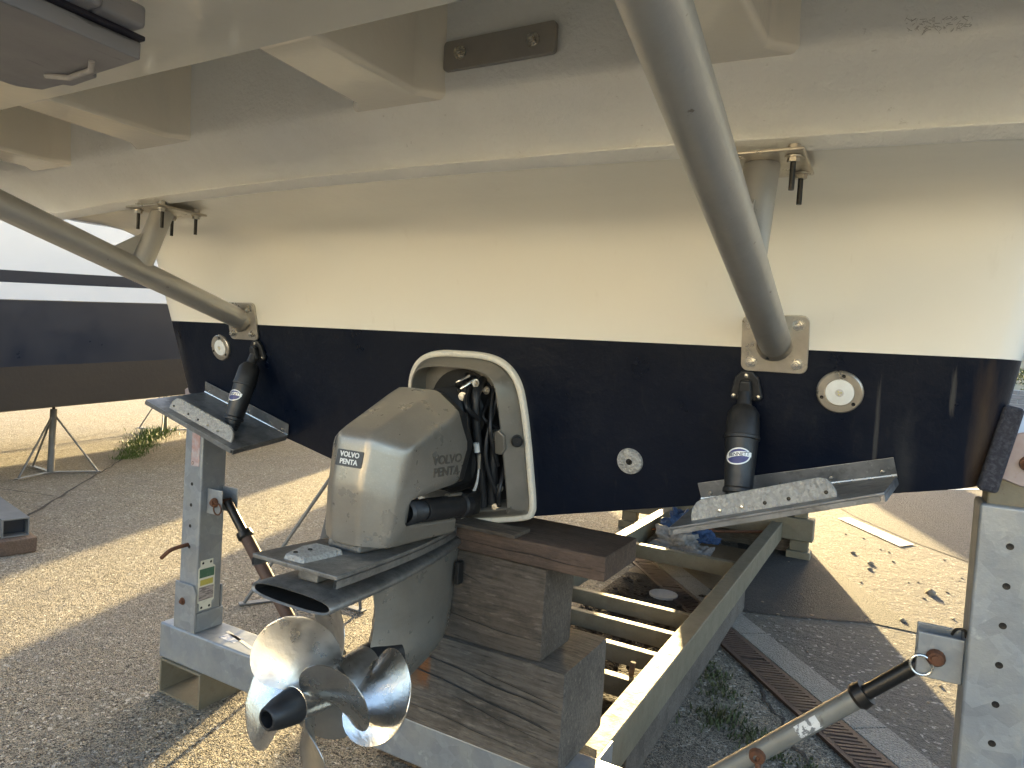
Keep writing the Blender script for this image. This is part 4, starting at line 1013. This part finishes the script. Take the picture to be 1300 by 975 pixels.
# ------------------------------------------------------------------ timber chocks
def timber(name, x0, x1, y0, y1, z0, z1, mat, label, cracks=(), rough=.006, rot=0.0, group=None, bevel=.008, nx=30, nz=12, ny=12):
    """a baulk with uneven faces: subdivided box, displaced by noise, with real cracks pressed in"""
    bm = bmesh.new(); bmesh.ops.create_cube(bm, size=1)
    bmesh.ops.subdivide_edges(bm, edges=bm.edges[:], cuts=15, use_grid_fill=True)
    lx, ly, lz = x1-x0, y1-y0, z1-z0
    for v in bm.verts:
        c0 = v.co.copy()
        p = Vector((c0.x*lx, c0.y*ly, c0.z*lz))
        # round the arrises
        b_ = bevel
        q = [max(0, abs(p[i])-(l/2-b_)) for i, l in enumerate((lx, ly, lz))]
        L2 = math.sqrt(sum(k*k for k in q))
        if L2 > b_:
            for i in range(3):
                if q[i] > 0: p[i] = math.copysign((lx, ly, lz)[i]/2-b_+q[i]*b_/L2, p[i])
        n_ = noise.noise_vector(Vector((p.x*3+x0*9, p.y*5, p.z*5+z0*7)))
        p += Vector((n_.x*.4, n_.y, n_.z*.6))*rough
        n_ = noise.noise_vector(Vector((p.x*9+3, p.y*22, p.z*24+z0*7)))
        p += Vector((0, n_.y, n_.z*.4))*rough*.22
        v.co = p
    me = bpy.data.meshes.new(name); bm.to_mesh(me); bm.free(); me.materials.append(mat)
    me.polygons.foreach_set('use_smooth', [True]*len(me.polygons)); me.set_sharp_from_angle(angle=rad(50))
    o = bpy.data.objects.new(name, me); COL.objects.link(o); place(o, Vector(((x0+x1)/2, (y0+y1)/2, (z0+z1)/2))); o.rotation_euler.z = rot
    tag(o, label, 'timber', group)
    for k, (za, zb_, xa, xb_, wd) in enumerate(cracks):
        pts = []; n = 22
        for i in range(n+1):
            t = i/n; x = xa+(xb_-xa)*t
            z = za+(zb_-za)*t+.007*noise.noise(Vector((x*7, k*5.3, z0)))
            pts.append((x, z, wd*(.25+.75*math.sin(PI*min(1, .08+t*.92))**.6)*random.uniform(.6, 1.1)))
        mb = MB(); yc = -.0065
        mb.grid([[Vector((x, y0+yc, z+w_)) for x, z, w_ in pts], [Vector((x, y0+yc+.0012, z)) for x, z, w_ in pts], [Vector((x, y0+yc, z-w_)) for x, z, w_ in pts]])
        cr = mb.build('drying_crack', blackdark, o)
    return o
tl = timber('timber_block', -.27, .395, -.012, .30, .2745, .558, wood_grey, 'lower weathered grey timber baulk standing on the galvanised cross beam',
       cracks=((.515,.452,-.25,.385,.0022), (.465,.395,-.25,.37,.0026), (.50,.47,.12,.39,.0012), (.40,.36,.05,.39,.0009), (.335,.315,-.1,.3,.001)), bevel=.007)
timber('timber_block', -.24, .318, -.004, .20, .560, .826, wood_brown, 'upper brownish squared timber block stacked under the plank',
       cracks=((.64,.62,.0,.30,.001), (.77,.745,.02,.12,.0012)), bevel=.012, rough=.006)
timber('timber_plank', -.30, .49, -.02, .235, .828, .896, wood_plank, 'reddish brown timber plank wedged between block and keel', cracks=((.865,.858,.05,.46,.0008),), bevel=.006, rough=.004)
timber('timber_wedge', .02, .23, -.035, .06, .8965, .9085, wood_brown, 'thin wooden wedge lying on top of the reddish plank', bevel=.003, rough=.002)
timber('timber_block', -.56, .58, 4.06, 4.38, .0, .50, wood_grey, 'lower large timber baulk, hidden and added at the trailer front to cast shade', bevel=.014)  # hidden stack of two, added and sized to shade the ground behind it
timber('timber_block', -.55, .57, 4.07, 4.36, .502, .93, wood_brown, 'upper large timber baulk, hidden and added under the keel to cast shade', bevel=.014)
timber('shade_batten', .385, .435, .45, 2.5, .0, .122, wood_grey, 'dark timber batten added under the right hand trailer rail to stop sunlight', bevel=.004, rough=.003)  # added batten, keeps sunlight from leaking under the rail
# rubbish in the trailer
def lump(name, c, s, mat, par, sd_, fold=9, am=.35):
    bm = bmesh.new(); bmesh.ops.create_icosphere(bm, subdivisions=5, radius=1)
    for v in bm.verts:
        n_ = noise.noise(v.co*1.7+Vector((sd_, 0, 0)))*am+abs(noise.noise(v.co*fold*.5+Vector((0, sd_, 0))))*am*.8+noise.noise(v.co*fold+Vector((0, sd_, 0)))*am*.25
        p = v.co*(1+n_-.2); p = Vector((p.x*s[0], p.y*s[1], max(p.z, -.35)*s[2])); v.co = p
    me = bpy.data.meshes.new(name); bm.to_mesh(me); bm.free(); me.materials.append(mat); me.polygons.foreach_set('use_smooth', [True]*len(me.polygons))
    o = bpy.data.objects.new(name, me); COL.objects.link(o); place(o, Vector(c), par); return o
rg = empty('rag_heap', (-.17, 3.25, .01), 'heap of crumpled pale and blue rags between the trailer rails', 'rags')
lump('pale_rag', (-.16, 3.12, .13), (.20,.17,.13), grey_cloth, rg, 2.0, 7, .55)
lump('pale_rag', (.02, 3.00, .09), (.15,.12,.085), grey_cloth, rg, 12.0, 7, .6)
lump('blue_cloth', (-.18, 3.30, .25), (.11,.11,.10), blue_cloth, rg, 5.0, 7, .6)
lump('blue_cloth', (.0, 3.22, .20), (.11,.08,.06), blue_cloth, rg, 8.0, 7, .6)
o = MB().lathe((-.02, 2.40, .007), (0,0,1), [(0,.085), (.012,.085), (.014,.078), (.011,.07), (.011,.001)], 30).build('plastic_lid', pale_lid); tag(o, 'pale round plastic lid lying in the soil between the rails', 'lid')
for k, (x, y, z, a) in enumerate(((.29,.86,.24,.3), (.325,.83,.20,.25))):
    o = MB().tube([(x-.01, y, .02), (x+.01, y+.02, z)], .011, 8).build('wooden_stick', wood_plank); tag(o, ('taller stick leaning by the near cross bar, further from the right rail', 'shorter stick leaning by the near cross bar, close to the right rail')[k], 'stick', 'sticks leaning in the trailer')
def litter():
    return random.uniform(-.33,.33), random.choice((random.uniform(.4,1.75), random.uniform(1.7,2.6)))
scatter('litter', 900, litter, soil, 'small lumps of soil and leaf litter between the trailer rails', .008, .05)

# ------------------------------------------------------------------ jack stands
def jack_stand(loc, h, spread, lean, label, group, rot):
    root = empty('jack_stand', (0, 0, 0), label, 'jack stand', group)
    top = Vector((lean[0], lean[1], h))
    MB().tube([(0, 0, .012), top*.86], .030, 18).build('pole', galv_d, root)
    MB().tube([top*.86, top], .013, 12).build('screw', dark_iron, root)
    n_ = top.normalized(); pad = MB(); mt = frame(top, n_+Vector((lean[0]*1.2, lean[1]*1.2, 0)), (0, 1, .01)); a, e = sprism(mt, rrect(.16, .16, .02), .0, .03); pad.prism(a, e); pad.build('pad', wood_brown, root, bevel=.004)
    for k in range(3):
        an = rot+k*2*PI/3; f = Vector((math.cos(an)*spread, math.sin(an)*spread, .012))
        d_ = Vector((math.cos(an), math.sin(an), 0)); s_ = Vector((-d_.y, d_.x, 0))*.02
        MB().prism([s_+Vector((0,0,.004)), f+s_-Vector((0,0,.008)), f-s_-Vector((0,0,.008)), -s_+Vector((0,0,.004))], (0, 0, .008)).build('base_bar', galv_d, root, smooth=False)
        MB().tube([f*.93+Vector((0,0,.002)), top*.80], .0095, 9).build('leg', galv_d, root)
    root.location = loc; root.location.z = 0
    return root
jack_stand(Vector((-5.93, 1.93, 0)), .72, .42, (.02, .0), 'galvanised tripod jack stand nearest on the left under the neighbouring hull', 'jack stands', rad(-65))
jack_stand(Vector((-8.16, 4.62, 0)), .78, .45, (-.04, .0), 'galvanised jack stand in the grass half hidden behind the left trim tab', 'jack stands', rad(200))
jack_stand(Vector((-1.62, 1.10, 0)), 1.03, .38, (.30, -.06), 'galvanised jack stand behind the stern drive under the near hull', 'jack stands', rad(240))

# ------------------------------------------------------------------ neighbouring yacht, and boats added for shade and bounce
def simple_boat(loc, rz, pitch, L_, half, zc, zk, bands, label, name='motor_yacht', group=None, cabin=True, bowfull=2.2, sheer=.5, mid=.45):
    """bands = [(z, half-width factor, material)] from chine upwards"""
    root = empty(name, (0, 0, 0), label, 'boat', group)
    N_ = 26
    def fac(t): return 1 if t < mid else max(.004, 1-((t-mid)/(1-mid))**bowfull)
    def rise(t): return max(0, (t-.55)/.45)**2
    levels = [(zk, .0, None), (zk+(zc-zk)*.55, .55, None), (zc, 1.0, None)]+[(z, f, m) for z, f, m in bands]
    parts = []; cur = None
    for i in range(len(levels)-1):
        m_ = levels[i+1][2] or bands[0][2]
        if cur is None or parts[-1][0] is not m_: parts.append([m_, [i, i+1]]); cur = m_
        else: parts[-1][1].append(i+1)
    def P_(i, t, sg):
        z, f, _ = levels[i]; zz = z+rise(t)*(.45*(zc-zk)+.3 if i <= 2 else .10+sheer*.35*max(0, (z-zc)))
        fl = fac(t)**(1.15 if i <= 2 else .8)
        yy_ = t*L_+(rise(t)*.9*max(0, (z-zc))/1.5 if i > 2 else 0)
        return Vector((half*f*fl*sg, yy_, zz))
    nm = {0: 'antifouling'}
    for k, (m_, idx) in enumerate(parts):
        mb = MB()
        for sg in (-1, 1):
            mb.grid([[P_(i, t/N_, sg) for i in idx] for t in range(N_+1)])
        ring_ = [P_(i, 0, 1) for i in idx]+[P_(i, 0, -1) for i in idx[::-1]]
        mb.add(ring_, [tuple(range(len(ring_)))])
        if k == len(parts)-1:
            i = idx[-1]; mb.grid([[P_(i, t/N_, -1)+Vector((0,0,-.03)), P_(i, t/N_, 1)+Vector((0,0,-.03))] for t in range(N_+1)])
        mb.build({0: 'antifouling', 1: 'navy_band'}.get(k, 'topsides' if m_ is white2 else 'navy_stripe'), m_, root, angle=40)
    zt = levels[-1][0]
    if cabin:
        w0 = half*.72
        mb = MB(); mb.add([(-w0, L_*.22, zt-.05), (w0, L_*.22, zt-.05), (w0*.85, L_*.72, zt+.1), (-w0*.85, L_*.72, zt+.1), (-w0*.85, L_*.24, zt+1.1), (w0*.85, L_*.24, zt+1.1), (w0*.7, L_*.60, zt+1.1), (-w0*.7, L_*.60, zt+1.1)], [(0,1,5,4), (1,2,6,5), (2,3,7,6), (3,0,4,7), (4,5,6,7)])
        mb.build('cabin', white2, root, bevel=.06)
        for sg in (-1, 1):
            MB().add([(sg*(w0*.955), L_*.27, zt+.35), (sg*(w0*.88), L_*.28, zt+.9), (sg*(w0*.78), L_*.58, zt+.9), (sg*(w0*.90), L_*.64, zt+.4)], [(0,1,2,3)]).build('window', window_m, root)
    root.location = loc; root.rotation_euler = (pitch, 0, rz)
    return root
simple_boat(Vector((-7.15, -3.6, .30)), rad(-2.0), rad(4.2), 12.4, 1.66, .02, -.22,
            [(.385, .995, brown_af), (.94, 1.005, navy2), (.945, 1.012, white2), (1.085, 1.012, white2), (1.09, 1.004, navy2), (1.185, 1.008, navy2), (1.19, 1.008, white2), (2.6, 1.04, white2)],
            'long white and navy yacht with brown bottom on stands to the left', mid=.72)
simple_boat(Vector((-8.06, 11.05, .78)), rad(18), 0, 7.2, 1.30, .25, 0,
            [(.70, 1.01, brown_af), (1.05, 1.03, navy2), (2.2, 1.10, white2)], 'hidden white cruiser added beyond the near boat to shade the ground')  # hidden cruiser, added to shade the ground on the left
# two hidden narrow hulls on a rack, added to cast shade bands
rk = empty('shade_rack', (-4.6, 14, 0), 'hidden rack added to carry the two shade hulls ahead of the near boat', 'boat rack')
def sp(s_, t): return Vector((s_*math.cos(SUN_AZ)-t*math.sin(SUN_AZ), s_*math.sin(SUN_AZ)+t*math.cos(SUN_AZ), 0))
for s_, hb, lab, mt_ in ((-1.50, .55, 'white dinghy added on the left of the high rack to cast shade', white2), (-.10, .50, 'slim navy dinghy added on the right of the high rack to cast shade', navy2)):
    simple_boat(sp(s_, 12.0)+Vector((0, 0, 1.55)), rad(18), 0, 4.6, hb, .22, 0, [(.9, 1.0, mt_), (2.1, 1.0, mt_)], lab, name='shade_dinghy', cabin=False, mid=.8)
for t in (12.6, 15.2):
    a, b = sp(-2.1, t), sp(.45, t)
    for p in (a, b): MB().box(p.x-.04, p.x+.04, p.y-.04, p.y+.04, 0, 1.60).build('rack_post', galv, rk, smooth=False)
    MB().tube([a+Vector((0,0,1.53)), b+Vector((0,0,1.53))], .035, 10).build('rack_bar', galv, rk)

simple_boat(sp(3.95, 17.5)+Vector((0, 0, .75)), rad(18), 0, 7.0, .80, .25, -.6,
            [(.70, 1.01, brown_af), (1.05, 1.03, navy2), (2.6, 1.06, white2)], 'hidden slim white yacht added far ahead to shade the asphalt', mid=.7)  # hidden narrow hull, added to shade the grey asphalt
simple_boat(Vector((5.5, -13.0, .45)), rad(90), 0, 13.0, 1.75, .45, -.2,
            [(.80, 1.0, navy2), (2.9, 1.05, white2)], 'unseen long white yacht added behind the camera to bounce sun onto the stern', mid=.75)  # unseen yacht, added as a sunlit reflector to fill the stern
# ------------------------------------------------------------------ box beam and sleeper at the left edge
o = empty('steel_cradle_beam', (-4.25, .62, 0), 'short galvanised box beam end resting on a sleeper at the left edge', 'cradle beam')
def rotz(mb, c_, a):
    R = Matrix.Rotation(a, 3, 'Z'); c_ = Vector(c_); mb.v = [c_+R @ (v-c_) for v in mb.v]; return mb
mb = MB(); x0, x1, y0, y1, z0, z1, t_ = -5.1, -3.53, .60, .74, .098, .21, .007
mb.box(x0, x1, y0, y1, z1-t_, z1); mb.box(x0, x1, y0, y1, z0, z0+t_); mb.box(x0, x1, y0+.0005, y0+t_, z0+t_, z1-t_); mb.box(x0, x1, y1-t_, y1-.0005, z0+t_, z1-t_)
rotz(mb, (-4.25,.62,0), rad(-12)).build('box_section', galv_d, o, smooth=False)
mb = MB(); mb.box(-3.615, -3.60, .61, .73, .106, .202); rotz(mb, (-4.25,.62,0), rad(-12)).build('end_cap', navy2, o, smooth=False)
timber('timber_plank', -4.75, -3.46, .54, .74, .0, .095, wood_plank, 'brown timber sleeper under the steel beam at the left edge', bevel=.008, rot=rad(-12))
